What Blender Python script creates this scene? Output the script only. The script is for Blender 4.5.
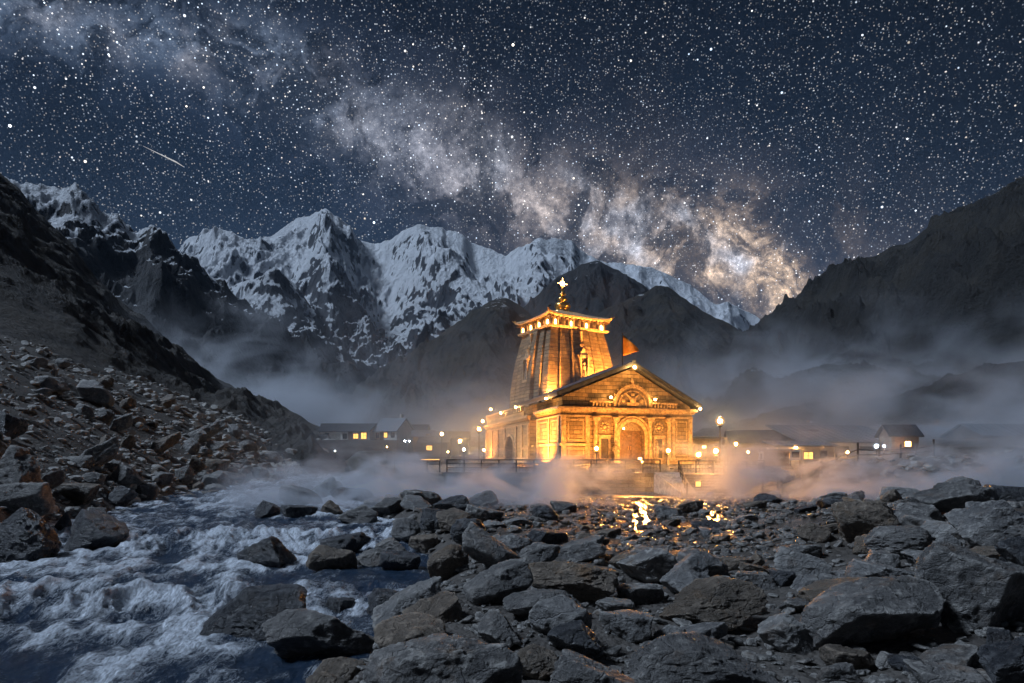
import bpy, bmesh, math, random
import numpy as np
from mathutils import Vector, Matrix
PI = math.pi
R = math.radians
sc = bpy.context.scene
C = sc.collection
for o in list(bpy.data.objects):
    bpy.data.objects.remove(o)

# ------------------------------------------------------------------ camera
CAMZ, FPX, HY = 3.0, 700.0, 455.0        # eye height, focal length in pixels, horizon row
cam = bpy.data.cameras.new('camera')
cam.sensor_width = 36; cam.lens = 36 * FPX / 1024
cam.shift_y = (HY - 341.5) / 1024
cam.clip_start = 0.1; cam.clip_end = 20000
camo = bpy.data.objects.new('camera', cam); C.objects.link(camo)
camo.location = (0, 0, CAMZ); camo.rotation_euler = (PI / 2, 0, 0)
sc.camera = camo
sc.view_settings.view_transform = 'Standard'; sc.view_settings.look = 'None'
sc.view_settings.exposure = 0.0; sc.view_settings.gamma = 1.0
sc.view_settings.use_curve_mapping = False
cy = sc.cycles
cy.use_denoising = True
cy.max_bounces = 5; cy.diffuse_bounces = 2; cy.glossy_bounces = 3; cy.volume_bounces = 1
cy.transparent_max_bounces = 8
cy.sample_clamp_indirect = 3; cy.sample_clamp_direct = 0
cy.volume_step_rate = 1.0; cy.volume_max_steps = 96
cy.use_adaptive_sampling = True; cy.adaptive_threshold = 0.02
try: cy.use_light_tree = True
except Exception: pass

def ray(px, py):
    return np.array([(px - 512) / FPX, 1.0, (HY - py) / FPX])
def at(px, py, Y):
    d = ray(px, py) * Y
    return Vector((d[0], d[1], CAMZ + d[2]))

# ------------------------------------------------------------------ node helper
class NT:
    def __init__(s, tree): s.t = tree; s.n = tree.nodes; s.l = tree.links
    def new(s, typ, **kw):
        n = s.n.new(typ)
        for k, v in kw.items(): setattr(n, k, v)
        return n
    def put(s, sock, v):
        if isinstance(v, bpy.types.NodeSocket): s.l.new(v, sock)
        elif v is not None:
            if isinstance(v, (tuple, list)) and len(v) == 3 and sock.type == 'RGBA': v = (*v, 1)
            sock.default_value = v
    def math(s, op, a, b=None, c=None, clamp=False):
        n = s.new('ShaderNodeMath', operation=op, use_clamp=clamp)
        s.put(n.inputs[0], a)
        if b is not None: s.put(n.inputs[1], b)
        if c is not None: s.put(n.inputs[2], c)
        return n.outputs[0]
    def add(s, a, b): return s.math('ADD', a, b)
    def sub(s, a, b): return s.math('SUBTRACT', a, b)
    def mul(s, a, b): return s.math('MULTIPLY', a, b)
    def vm(s, op, a, b=None, out=0):
        n = s.new('ShaderNodeVectorMath', operation=op)
        s.put(n.inputs[0], a)
        if b is not None:
            s.put(n.inputs[3 if op == 'SCALE' else 1], b)
        return n.outputs[out]
    def dot(s, a, b): return s.vm('DOT_PRODUCT', a, b, 1)
    def noise(s, vec, scale, detail=4, rough=.55, lac=2.0, dist=0.0, out=0, dim='3D'):
        n = s.new('ShaderNodeTexNoise', noise_dimensions=dim)
        s.put(n.inputs['Vector'], vec); n.inputs['Scale'].default_value = scale
        n.inputs['Detail'].default_value = detail; n.inputs['Roughness'].default_value = rough
        n.inputs['Lacunarity'].default_value = lac; n.inputs['Distortion'].default_value = dist
        return n.outputs[out]
    def voro(s, vec, scale, feat='F1', out='Distance', rnd=1.0):
        n = s.new('ShaderNodeTexVoronoi', feature=feat)
        s.put(n.inputs['Vector'], vec); n.inputs['Scale'].default_value = scale
        n.inputs['Randomness'].default_value = rnd
        return n.outputs[out] if out else n
    def smooth(s, v, a, b, lo=0.0, hi=1.0):
        n = s.new('ShaderNodeMapRange', interpolation_type='SMOOTHSTEP')
        s.put(n.inputs[0], v); n.inputs[1].default_value = a; n.inputs[2].default_value = b
        n.inputs[3].default_value = lo; n.inputs[4].default_value = hi
        return n.outputs[0]
    def lin(s, v, a, b, lo=0.0, hi=1.0):
        n = s.new('ShaderNodeMapRange', interpolation_type='LINEAR')
        s.put(n.inputs[0], v); n.inputs[1].default_value = a; n.inputs[2].default_value = b
        n.inputs[3].default_value = lo; n.inputs[4].default_value = hi
        return n.outputs[0]
    def mix(s, f, a, b, mode='MIX'):
        n = s.new('ShaderNodeMix', data_type='RGBA', blend_type=mode)
        s.put(n.inputs[0], f); s.put(n.inputs[6], a); s.put(n.inputs[7], b)
        return n.outputs[2]
    def mapv(s, vec, scale=(1, 1, 1), rot=(0, 0, 0), loc=(0, 0, 0)):
        n = s.new('ShaderNodeMapping')
        s.put(n.inputs[0], vec); n.inputs[1].default_value = loc
        n.inputs[2].default_value = rot; n.inputs[3].default_value = scale
        return n.outputs[0]
    def sep(s, v):
        n = s.new('ShaderNodeSeparateXYZ'); s.put(n.inputs[0], v); return n.outputs
    def comb(s, x, y, z):
        n = s.new('ShaderNodeCombineXYZ'); s.put(n.inputs[0], x); s.put(n.inputs[1], y); s.put(n.inputs[2], z); return n.outputs[0]
    def bump(s, h, strength=.5, dist=.1, normal=None):
        n = s.new('ShaderNodeBump'); s.put(n.inputs['Height'], h)
        n.inputs['Strength'].default_value = strength; n.inputs['Distance'].default_value = dist
        if normal is not None: s.put(n.inputs['Normal'], normal)
        return n.outputs[0]

# ------------------------------------------------------------------ world: a clear night sky with the Milky Way
W = bpy.data.worlds.new('World'); sc.world = W; W.use_nodes = True
W.node_tree.nodes.clear()
n = NT(W.node_tree)
gen = n.new('ShaderNodeTexCoord').outputs['Generated']
dirv = n.vm('NORMALIZE', gen)
el = n.sep(dirv)[2]
def nrm(v): return v / np.linalg.norm(v)
p1 = nrm(ray(120, 22)); p3 = nrm(ray(752, 290))
gn = nrm(np.cross(p1, p3)); gt = nrm(np.cross(gn, p1)); gt = gt if gt @ p3 > 0 else -gt
warp = n.vm('SUBTRACT', n.noise(dirv, 5, 5, .6, out=1), (.5, .5, .5))
dw = n.vm('ADD', dirv, n.vm('SCALE', warp, .16))
gd = n.dot(dw, tuple(gn)); gu = n.dot(dirv, tuple(gt))        # offset across and along the galaxy
along = n.smooth(gu, .05, .95)                                 # brightens towards the core
width = n.lin(gu, 0, .9, .038, .058)
q = n.math('DIVIDE', gd, width)
core = n.math('POWER', 2.718, n.mul(n.mul(q, q), -1.0))
qw = n.math('DIVIDE', gd, n.mul(width, 2.4))
halo = n.math('POWER', 2.718, n.mul(n.mul(qw, qw), -1.0))
cl = n.smooth(n.noise(dirv, 13, 8, .66, dist=.3), .36, .66)
cl2 = n.smooth(n.noise(n.vm('ADD', dirv, (3, 1, 2)), 30, 7, .68, dist=.4), .45, .66)
dust = n.smooth(n.noise(n.vm('ADD', dw, (7, 5, 1)), 10, 9, .66, dist=.6), .45, .58)
dust2 = n.smooth(n.noise(n.vm('ADD', dw, (1, 9, 4)), 20, 6, .65), .40, .62)
grain = n.smooth(n.noise(dirv, 130, 3, .8), .35, .70, .65, 1.45)
glow = n.mul(core, n.add(.24, n.add(n.mul(cl, n.add(.35, n.mul(along, .75))), n.mul(n.mul(cl2, along), .7))))
glow = n.mul(glow, grain)
glow = n.mul(glow, n.sub(1.0, n.mul(dust, .85)))
glow = n.mul(glow, n.sub(1.0, n.mul(dust2, .35)))
mw_col = n.mix(along, (.40, .52, .72), (1.0, .68, .40))
mw_col = n.mix(n.smooth(n.noise(dirv, 14, 3), .45, .7), mw_col, (.75, .76, .85))
mw = n.vm('SCALE', mw_col, n.mul(n.mul(glow, n.add(.55, n.mul(along, .62))), 1.08))
halo_c = n.vm('SCALE', n.mix(along, (.014, .024, .048), (.060, .050, .050)), n.mul(halo, n.sub(1.0, n.mul(dust, .7))))
base = n.new('ShaderNodeValToRGB')
n.put(base.inputs[0], el)
cr = base.color_ramp
cr.elements[0].position = 0.0; cr.elements[0].color = (.022, .034, .058, 1)
cr.elements[1].position = 1.0; cr.elements[1].color = (.004, .007, .014, 1)
for p_, c_ in ((.20, (.013, .026, .052)), (.36, (.0055, .0135, .030)), (.52, (.0014, .0042, .0105))):
    e = cr.elements.new(p_); e.color = (*c_, 1)
big = n.smooth(n.noise(dirv, 2.6, 3), .3, .7, .6, 1.3)
basec = n.vm('SCALE', base.outputs[0], n.mul(big, n.smooth(n.sep(dirv)[0], .30, .62, 1.0, .72)))
def stars(scale, rad, gain, gam, seed, tint):
    v = n.voro(n.vm('ADD', dirv, seed), scale, out=None)
    d = n.smooth(v.outputs['Distance'], 0.0, rad * scale, 1.0, 0.0)
    cc = n.sep(v.outputs['Color'])
    b = n.math('POWER', cc[0], gam)
    col = n.mix(cc[1], (.62, .78, 1.0), tint)
    return n.vm('SCALE', col, n.mul(n.mul(d, b), gain))
s1 = stars(235, .00112, 2.6, 4.0, (0, 0, 0), (1, .90, .80))
s1 = n.vm('SCALE', s1, n.add(.6, n.mul(halo, 1.1)))
s2 = stars(95, .00140, 5.5, 4.5, (2.3, 1.1, 4.2), (1, .88, .74))
s3 = stars(33, .0019, 13.0, 2.6, (5.3, 3.1, 1.2), (1, .85, .65))
s4 = stars(350, .0010, .95, 2.2, (8.3, 3.7, 1.9), (1, .9, .8))
sfade = n.smooth(el, .02, .30, .35, 1.0)
st = n.vm('SCALE', n.vm('ADD', n.vm('ADD', s1, s4), n.vm('ADD', s2, s3)), sfade)
tot = n.vm('ADD', n.vm('ADD', basec, n.vm('ADD', mw, halo_c)), st)
bg = n.new('ShaderNodeBackground'); n.put(bg.inputs[0], tot); bg.inputs[1].default_value = 1.0
wo = n.new('ShaderNodeOutputWorld'); n.l.new(bg.outputs[0], wo.inputs[0])

# moonlight: high and to the left, soft
sun = bpy.data.lights.new('moon', 'SUN'); sun.energy = 3.1; sun.angle = R(12); sun.color = (.66, .80, 1.0)
suno = bpy.data.objects.new('moon', sun); C.objects.link(suno)
MOON_EL, MOON_AZ = R(50), R(262)        # azimuth clockwise from +Y: from the left, a little behind the camera
ld = Vector((math.sin(MOON_AZ) * math.cos(MOON_EL), math.cos(MOON_AZ) * math.cos(MOON_EL), math.sin(MOON_EL)))
suno.rotation_euler = ld.to_track_quat('Z', 'Y').to_euler()

# ------------------------------------------------------------------ numpy noise
_rs = np.random.RandomState(7)
_perm = np.concatenate([_rs.permutation(256)] * 3)
_grad = _rs.normal(size=(256, 3)); _grad /= np.linalg.norm(_grad, axis=1)[:, None]
def perlin(P):
    P = np.asarray(P, float); I = np.floor(P).astype(int); F = P - I
    I &= 255
    U = F * F * F * (F * (F * 6 - 15) + 10)
    res = 0
    for dx in (0, 1):
        for dy in (0, 1):
            for dz in (0, 1):
                h = _perm[_perm[_perm[(I[:, 0] + dx) & 255] + ((I[:, 1] + dy) & 255)] + ((I[:, 2] + dz) & 255)]
                g = _grad[h]
                d = g[:, 0] * (F[:, 0] - dx) + g[:, 1] * (F[:, 1] - dy) + g[:, 2] * (F[:, 2] - dz)
                w = (U[:, 0] if dx else 1 - U[:, 0]) * (U[:, 1] if dy else 1 - U[:, 1]) * (U[:, 2] if dz else 1 - U[:, 2])
                res = res + w * d
    return res * 1.5
def fbm(P, oct=5, gain=.5, lac=2.03):
    a, r, P = 1.0, 0, np.array(P, float)
    for _ in range(oct): r = r + a * perlin(P); P = P * lac + 3.7; a *= gain
    return r
def ridged(P, oct=6, gain=.55, lac=2.07, sharp=2):
    a, r, P, w, s = 1.0, 0, np.array(P, float), 1.0, 0
    for _ in range(oct):
        v = (1 - np.abs(perlin(P))) ** sharp ; v = v * w
        r = r + a * v; s += a; w = np.clip(v * 1.6, 0, 1); P = P * lac + 5.1; a *= gain
    return r / s
def xy(x, y, s, seed=0.0): return np.stack([x / s, y / s, np.full_like(x, seed)], 1)
def sstep(v, a, b):
    t = np.clip((np.asarray(v, float) - a) / (b - a), 0, 1); return t * t * (3 - 2 * t)

# ------------------------------------------------------------------ object helpers
def setp(o, label=None, cat=None, group=None, kind=None):
    if label: o['label'] = label
    if cat: o['category'] = cat
    if group: o['group'] = group
    if kind: o['kind'] = kind
    return o
def mesh_np(name, V, F, mat=None, smooth=True, attrs=None):
    me = bpy.data.meshes.new(name)
    V = np.asarray(V, np.float32); F = np.asarray(F, np.int32)
    me.vertices.add(len(V)); me.vertices.foreach_set('co', V.ravel())
    k = F.shape[1]
    me.loops.add(F.size); me.loops.foreach_set('vertex_index', F.ravel())
    me.polygons.add(len(F)); me.polygons.foreach_set('loop_start', np.arange(0, F.size, k, dtype=np.int32))
    me.polygons.foreach_set('loop_total', np.full(len(F), k, np.int32))
    me.update(calc_edges=True)
    me.polygons.foreach_set('use_smooth', np.full(len(F), smooth))
    for an, av in (attrs or {}).items():
        a = me.attributes.new(an, 'FLOAT', 'POINT'); a.data.foreach_set('value', np.asarray(av, np.float32))
    if mat: me.materials.append(mat)
    return me
def grid_faces(nr, nc):
    i = np.arange(nr - 1)[:, None] * nc + np.arange(nc - 1)[None]
    return np.stack([i, i + 1, i + nc + 1, i + nc], -1).reshape(-1, 4)
def link(name, me, parent=None, loc=None):
    o = bpy.data.objects.new(name, me); C.objects.link(o)
    if loc is not None: o.location = loc
    if parent is not None: o.parent = parent
    return o
def empty(name, loc, rz=0, label=None, cat=None, group=None):
    o = bpy.data.objects.new(name, None); C.objects.link(o); o.empty_display_size = .2
    o.location = loc; o.rotation_euler = (0, 0, rz)
    return setp(o, label, cat, group)
def copy_tree(o, parent=None):
    c = o.copy(); C.objects.link(c)
    if parent is not None: c.parent = parent
    for ch in list(o.children):
        copy_tree(ch, c)
    return c

class MB:
    """collects shapes; T maps local coordinates of the builder to the thing's own coordinates"""
    def __init__(s, T=None): s.V = []; s.F = []; s.T = T
    def _add(s, vs, fs):
        b = len(s.V); s.V += [tuple(v) for v in vs]; s.F += [tuple(b + i for i in f) for f in fs]
        return s
    def box(s, x0, x1, y0, y1, z0, z1):
        vs = [(x, y, z) for z in (z0, z1) for y in (y0, y1) for x in (x0, x1)]
        return s._add(vs, [(0, 2, 3, 1), (4, 5, 7, 6), (0, 1, 5, 4), (2, 6, 7, 3), (0, 4, 6, 2), (1, 3, 7, 5)])
    def frustum(s, cx, cy, z0, z1, a0, b0, a1, b1):
        vs = [(cx + sx * a, cy + sy * b, z) for z, a, b in ((z0, a0, b0), (z1, a1, b1)) for sx, sy in ((-1, -1), (1, -1), (1, 1), (-1, 1))]
        return s._add(vs, [(3, 2, 1, 0), (4, 5, 6, 7)] + [(i, (i + 1) % 4, (i + 1) % 4 + 4, i + 4) for i in range(4)])
    def prism(s, poly, axis, a, b):
        """extrude a 2-D polygon along an axis: axis 0 -> poly is (y,z), 1 -> (x,z), 2 -> (x,y)"""
        def mk(p, t): return (t, p[0], p[1]) if axis == 0 else ((p[0], t, p[1]) if axis == 1 else (p[0], p[1], t))
        k = len(poly); vs = [mk(p, a) for p in poly] + [mk(p, b) for p in poly]
        return s._add(vs, [tuple(range(k))[::-1], tuple(range(k, 2 * k))] + [(i, (i + 1) % k, (i + 1) % k + k, i + k) for i in range(k)])
    def lathe(s, cx, cy, prof, k=14):
        vs = []; fs = []
        for r, z in prof: vs += [(cx + r * math.cos(2 * PI * i / k), cy + r * math.sin(2 * PI * i / k), z) for i in range(k)]
        for j in range(len(prof) - 1):
            for i in range(k): fs.append((j * k + i, j * k + (i + 1) % k, (j + 1) * k + (i + 1) % k, (j + 1) * k + i))
        fs.append(tuple(range(k))[::-1]); fs.append(tuple((len(prof) - 1) * k + i for i in range(k)))
        return s._add(vs, fs)
    def tube(s, a, b, r0, r1=None, k=8):
        r1 = r0 if r1 is None else r1
        a = Vector(a); b = Vector(b); d = (b - a).normalized()
        u = d.orthogonal().normalized(); w = d.cross(u); vs = []
        for p, r in ((a, r0), (b, r1)):
            vs += [p + (u * math.cos(2 * PI * i / k) + w * math.sin(2 * PI * i / k)) * r for i in range(k)]
        return s._add(vs, [tuple(range(k))[::-1], tuple(range(k, 2 * k))] + [(i, (i + 1) % k, (i + 1) % k + k, i + k) for i in range(k)])
    def ball(s, c, r, k=10, m=7, sz=1.0):
        prof = [(max(r * math.sin(PI * j / m), .001), c[2] - r * sz * math.cos(PI * j / m)) for j in range(m + 1)]
        return s.lathe(c[0], c[1], prof, k)
    def arcband(s, cx, cz, r0, r1, y0, y1, a0=0, a1=PI, k=18):
        pts = [(cx + r1 * math.cos(a0 + (a1 - a0) * i / k), cz + r1 * math.sin(a0 + (a1 - a0) * i / k)) for i in range(k + 1)]
        pin = [(cx + r0 * math.cos(a0 + (a1 - a0) * i / k), cz + r0 * math.sin(a0 + (a1 - a0) * i / k)) for i in range(k + 1)]
        for i in range(k):
            s.prism([pin[i], pts[i], pts[i + 1], pin[i + 1]], 1, y0, y1)
        return s
    def build(s, name, mat, parent=None, loc=None, bevel=0, smooth=False):
        me = bpy.data.meshes.new(name)
        V = [s.T(v) for v in s.V] if s.T else s.V
        me.from_pydata(V, [], s.F); me.update()
        bm = bmesh.new(); bm.from_mesh(me); bmesh.ops.recalc_face_normals(bm, faces=bm.faces)
        if smooth:
            for f in bm.faces: f.smooth = len(f.verts) == 4
        bm.to_mesh(me); bm.free()
        if mat: me.materials.append(mat)
        o = link(name, me, parent, loc)
        if bevel:
            md = o.modifiers.new('bevel', 'BEVEL'); md.width = bevel; md.segments = 1; md.limit_method = 'ANGLE'
        return o

# ------------------------------------------------------------------ materials
def newmat(name):
    m = bpy.data.materials.new(name); m.use_nodes = True
    nt = NT(m.node_tree); bs = nt.n['Principled BSDF']
    return m, nt, bs
def pos(nt): return nt.new('ShaderNodeNewGeometry').outputs['Position']
def obco(nt): return nt.new('ShaderNodeTexCoord').outputs['Object']

def simple(name, col, rough=.7, metal=0.0, var=.25, scale=3.0, bump=.15):
    m, t, b = newmat(name); p = obco(t)
    f = t.noise(p, scale, 5)
    c = t.mix(t.smooth(f, .3, .7), tuple(x * (1 - var) for x in col), tuple(min(1, x * (1 + var)) for x in col))
    t.put(b.inputs['Base Color'], c); b.inputs['Roughness'].default_value = rough; b.inputs['Metallic'].default_value = metal
    t.put(b.inputs['Normal'], t.bump(t.noise(p, scale * 6, 4), bump, .03))
    return m
def emitter(name, col, strength):
    m, t, b = newmat(name)
    b.inputs['Base Color'].default_value = (*col, 1)
    b.inputs['Emission Color'].default_value = (*col, 1); b.inputs['Emission Strength'].default_value = strength
    return m

def rock_mat(name, c_dark, c_mid, c_light, rough=.55, lichen=.5, fine=1.0):
    m, t, b = newmat(name); p = pos(t)
    rnd = t.new('ShaderNodeObjectInfo').outputs['Random']
    pr = t.vm('ADD', p, t.comb(t.mul(rnd, 31), t.mul(rnd, 17), 0.0))
    big = t.noise(pr, .9 * fine, 5, .6)
    med = t.noise(pr, 5 * fine, 6, .65)
    c = t.mix(t.smooth(big, .32, .68), c_dark, c_mid)
    c = t.mix(t.smooth(med, .48, .72), c, c_light)
    c = t.mix(t.mul(t.smooth(t.noise(pr, 1.4 * fine, 6, .7), .53, .72), lichen), c, (.20, .11, .045))
    c = t.mix(t.lin(rnd, 0, 1, 0, .62), c, c_dark)
    spk = t.smooth(t.noise(pr, 60 * fine, 2), .55, .75)
    c = t.mix(t.mul(spk, .35), c, c_light)
    edge = t.smooth(t.new('ShaderNodeNewGeometry').outputs['Pointiness'], .515, .60)
    c = t.mix(t.mul(edge, .7), c, c_light)
    # layered bedding, tilted, with a network of cracks
    tilt = t.mapv(pr, (.6, .6, 3.0), (.5, .35, 0))
    strat = t.noise(tilt, 2.6 * fine, 6, .6, dist=.4)
    wv = t.vm('ADD', pr, t.vm('SCALE', t.noise(pr, 3 * fine, 3, out=1), .35))
    crack = t.voro(t.mapv(wv, (1, 1, 1.6), (.4, .3, 0)), 1.9 * fine, 'DISTANCE_TO_EDGE')
    ck = t.smooth(crack, 0.0, .05)
    h = t.add(t.mul(strat, .34), t.add(t.mul(med, .6), t.mul(t.noise(pr, 22 * fine, 6, .72), .30)))
    h = t.add(h, t.mul(ck, .10))
    t.put(b.inputs['Base Color'], c)
    t.put(b.inputs['Roughness'], t.lin(med, .3, .7, rough - .1, rough + .18))
    b.inputs['Specular IOR Level'].default_value = .55
    t.put(b.inputs['Normal'], t.bump(h, 1.0, .22 / fine))
    return m
M_rock = rock_mat('grey_rock', (.060, .059, .060), (.185, .178, .172), (.44, .425, .40))
M_pale = rock_mat('pale_rock', (.10, .10, .103), (.23, .226, .22), (.44, .43, .41), .6, .35)
M_brown = rock_mat('brown_rock', (.065, .052, .040), (.165, .132, .102), (.35, .29, .23), .5, .9)
M_wet = rock_mat('wet_rock', (.020, .022, .027), (.052, .056, .064), (.15, .155, .165), .30, .2)
M_small = rock_mat('small_stone', (.035, .034, .034), (.085, .08, .075), (.19, .175, .16), .24, .6, 2.5)

# ground
m, t, b = newmat('gravel_ground'); M_ground = m
p = pos(t); X_, Y_, Z_ = t.sep(p)
g1 = t.noise(p, .35, 5); g2 = t.noise(p, 3.0, 6, .7); g3 = t.voro(p, 6.0); g4 = t.voro(p, 17.0)
c = t.mix(t.smooth(g1, .35, .65), (.040, .034, .030), (.070, .062, .055))
c = t.mix(t.smooth(g2, .45, .7), c, (.030, .026, .024))
peb = t.sep(t.voro(p, 6.0, out='Color'))[0]; c = t.mix(t.mul(peb, .5), c, (.10, .092, .085))
wetd = t.mul(t.smooth(Y_, 17, 30), t.smooth(Y_, 52, 46)); wetd = t.mul(wetd, t.mul(t.smooth(X_, -4, 2), t.smooth(X_, 22, 14)))
pud = t.mul(t.smooth(t.noise(t.mapv(p, (.5, 1.3, 1)), .7, 5, .6), .34, .48), wetd)
c = t.mix(t.mul(wetd, .55), c, (.075, .055, .036))
c = t.mix(t.mul(pud, .7), c, (.030, .025, .020))
t.put(b.inputs['Base Color'], c)
t.put(b.inputs['Roughness'], t.math('MAXIMUM', t.sub(t.sub(.8, t.mul(wetd, .42)), t.mul(pud, .5)), .14))
hh = t.add(t.mul(g2, .5), t.add(t.mul(g3, -.7), t.mul(g4, -.3)))
hh = t.mul(hh, t.sub(1.0, t.mul(pud, .93)))
t.put(b.inputs['Normal'], t.bump(hh, .9, .09))

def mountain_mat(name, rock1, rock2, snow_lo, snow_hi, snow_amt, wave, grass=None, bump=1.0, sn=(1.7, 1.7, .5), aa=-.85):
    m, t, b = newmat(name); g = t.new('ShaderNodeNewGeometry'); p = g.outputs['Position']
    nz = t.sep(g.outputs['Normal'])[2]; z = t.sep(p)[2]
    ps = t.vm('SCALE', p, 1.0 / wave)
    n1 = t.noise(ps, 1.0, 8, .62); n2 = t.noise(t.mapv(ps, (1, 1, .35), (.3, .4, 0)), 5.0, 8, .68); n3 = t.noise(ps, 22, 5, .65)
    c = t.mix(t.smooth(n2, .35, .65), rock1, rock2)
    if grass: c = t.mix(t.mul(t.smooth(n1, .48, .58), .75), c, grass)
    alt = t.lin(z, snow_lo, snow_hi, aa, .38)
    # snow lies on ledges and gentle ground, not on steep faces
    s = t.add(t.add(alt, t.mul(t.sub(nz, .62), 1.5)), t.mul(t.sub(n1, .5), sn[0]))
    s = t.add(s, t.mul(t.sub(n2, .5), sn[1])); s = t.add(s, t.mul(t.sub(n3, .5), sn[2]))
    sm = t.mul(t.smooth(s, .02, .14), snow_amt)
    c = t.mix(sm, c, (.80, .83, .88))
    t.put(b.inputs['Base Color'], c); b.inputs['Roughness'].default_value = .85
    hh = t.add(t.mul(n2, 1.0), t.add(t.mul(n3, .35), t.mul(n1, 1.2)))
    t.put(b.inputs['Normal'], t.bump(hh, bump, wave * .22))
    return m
M_snow = mountain_mat('snowy_rock', (.022, .026, .036), (.060, .066, .082), -60, 640, 1.0, 240, bump=1.0, sn=(1.0, 1.3, .2), aa=-.80)
M_midsnow = mountain_mat('patchy_snow_rock', (.014, .016, .020), (.042, .043, .048), 120, 420, 1.0, 160)
M_streak = mountain_mat('streaked_rock', (.008, .009, .012), (.028, .028, .030), 420, 900, 1.0, 150)
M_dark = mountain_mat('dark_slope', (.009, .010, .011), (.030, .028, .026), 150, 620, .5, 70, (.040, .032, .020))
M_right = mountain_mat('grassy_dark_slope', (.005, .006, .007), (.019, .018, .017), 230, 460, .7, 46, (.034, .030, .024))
M_left = mountain_mat('scree_dark_slope', (.020, .018, .017), (.070, .060, .052), 900, 1500, .1, 26, (.040, .032, .023))

# water
m, t, b = newmat('river_water'); M_water = m
p = pos(t)
fo = t.new('ShaderNodeAttribute', attribute_name='foam').outputs['Fac']
ps = t.mapv(p, (1.5, .55, 1), (0, 0, .25))
f1 = t.noise(ps, 1.25, 11, .66, dist=.5); f2 = t.noise(t.mapv(p, (1, .5, 1), (0, 0, .3)), 9, 7, .75, dist=.5)
f3 = t.noise(t.mapv(p, (1.6, .5, 1), (0, 0, .35)), 3.6, 8, .75, dist=1.6)
s = t.add(t.mul(t.sub(f1, .5), 2.4), t.add(t.mul(t.sub(f2, .5), .9), t.add(t.mul(t.sub(f3, .5), .9), t.mul(t.sub(fo, .57), 1.45))))
fl1 = t.math('ABSOLUTE', t.sub(t.noise(t.mapv(p, (2.2, .75, 1), (0, 0, .3)), 1.5, 7, .62, dist=1.2), .5))
fl2 = t.math('ABSOLUTE', t.sub(t.noise(t.mapv(p, (3.0, 1.0, 1), (0, 0, .15)), 3.2, 6, .62, dist=1.0), .5))
lace = t.math('MAXIMUM', t.smooth(fl1, .045, .0), t.mul(t.smooth(fl2, .05, .0), .8))
corefm = t.mul(t.smooth(s, -.06, .42), t.smooth(t.noise(t.mapv(p, (2.4, .8, 1), (0, 0, .25)), 7, 6, .7), .30, .60, .42, 1.0))
lacefm = t.mul(t.mul(lace, t.smooth(t.add(s, .30), -.1, .35)), .62)
drops = t.mul(t.smooth(t.noise(p, 38, 2), .66, .74), t.smooth(t.add(s, .35), 0, .4))
fm = t.math('MAXIMUM', t.math('MAXIMUM', corefm, lacefm), t.mul(drops, .8))
c = t.mix(t.noise(p, .5, 3), (.008, .020, .042), (.026, .050, .088))
c = t.mix(fm, c, (.80, .86, .95))
t.put(b.inputs['Base Color'], c)
t.put(b.inputs['Roughness'], t.add(.04, t.mul(fm, .6)))
b.inputs['IOR'].default_value = 1.33
hh = t.add(t.mul(f1, .8), t.mul(t.noise(t.mapv(p, (1, .6, 1)), 6, 7, .7, dist=.3), .45)); hh = t.add(hh, t.mul(fm, .25))
t.put(b.inputs['Normal'], t.bump(hh, 1.0, .30))

def stone_mat(name, c1, c2, mortar, bw=.62, bh=.30, wear=.75, bump=1.0):
    """ashlar masonry; joints run along x+y and z, so one mapping serves all upright walls"""
    m, t, b = newmat(name); p = obco(t); x, y, z = t.sep(p)
    v = t.comb(t.add(x, y), z, 0.0)
    v = t.vm('ADD', v, t.vm('SCALE', t.vm('SUBTRACT', t.noise(p, 1.5, 3, out=1), (.5, .5, .5)), .06))
    br = t.new('ShaderNodeTexBrick'); t.put(br.inputs['Vector'], v)
    br.inputs['Color1'].default_value = (*c1, 1); br.inputs['Color2'].default_value = (*c2, 1); br.inputs['Mortar'].default_value = (*mortar, 1)
    br.inputs['Scale'].default_value = 1.0; br.inputs['Brick Width'].default_value = bw; br.inputs['Row Height'].default_value = bh
    br.inputs['Mortar Size'].default_value = .026; br.inputs['Mortar Smooth'].default_value = .4; br.inputs['Bias'].default_value = 0.0
    n1 = t.noise(p, .8, 6, .65); n2 = t.noise(p, 5, 6, .7)
    c = t.mix(t.mul(t.smooth(n1, .42, .68), wear), br.outputs[0], tuple(x * .35 for x in c1))
    c = t.mix(t.mul(t.smooth(n2, .5, .75), .4), c, tuple(min(1, x * 1.5) for x in c2))
    t.put(b.inputs['Base Color'], c); b.inputs['Roughness'].default_value = .72
    h = t.add(t.mul(br.outputs[1], -.9), t.add(t.mul(n2, .8), t.mul(t.noise(p, 18, 4, .7), .2)))
    t.put(b.inputs['Normal'], t.bump(h, bump, .09))
    return m
M_ashlar = stone_mat('temple_ashlar', (.44, .30, .16), (.24, .165, .09), (.040, .028, .016), .80, .36, .95)
M_tower = stone_mat('tower_ashlar', (.40, .28, .155), (.20, .145, .09), (.05, .036, .024), 1.1, .43, .85)
M_trim = simple('carved_stone', (.46, .32, .18), .7, 0, .45, 4, .6)
M_relief = simple('relief_stone', (.22, .17, .12), .7, 0, .45, 7, .9)
M_terr = stone_mat('terrace_stone', (.22, .20, .18), (.15, .135, .12), (.06, .05, .045), .8, .28, .4)
M_wall = stone_mat('rubble_wall', (.20, .19, .18), (.13, .12, .115), (.05, .05, .05), .5, .22, .5)
M_slate = simple('slate_roof', (.075, .085, .105), .45, 0, .3, 3, .4)
M_wood = simple('old_wood', (.13, .07, .035), .6, 0, .4, 5, .4)
M_darkwood = simple('dark_wood', (.045, .032, .024), .7, 0, .35, 5, .4)
M_gold = simple('gilt_metal', (.80, .50, .16), .28, 1.0, .15, 6, .1)
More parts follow.
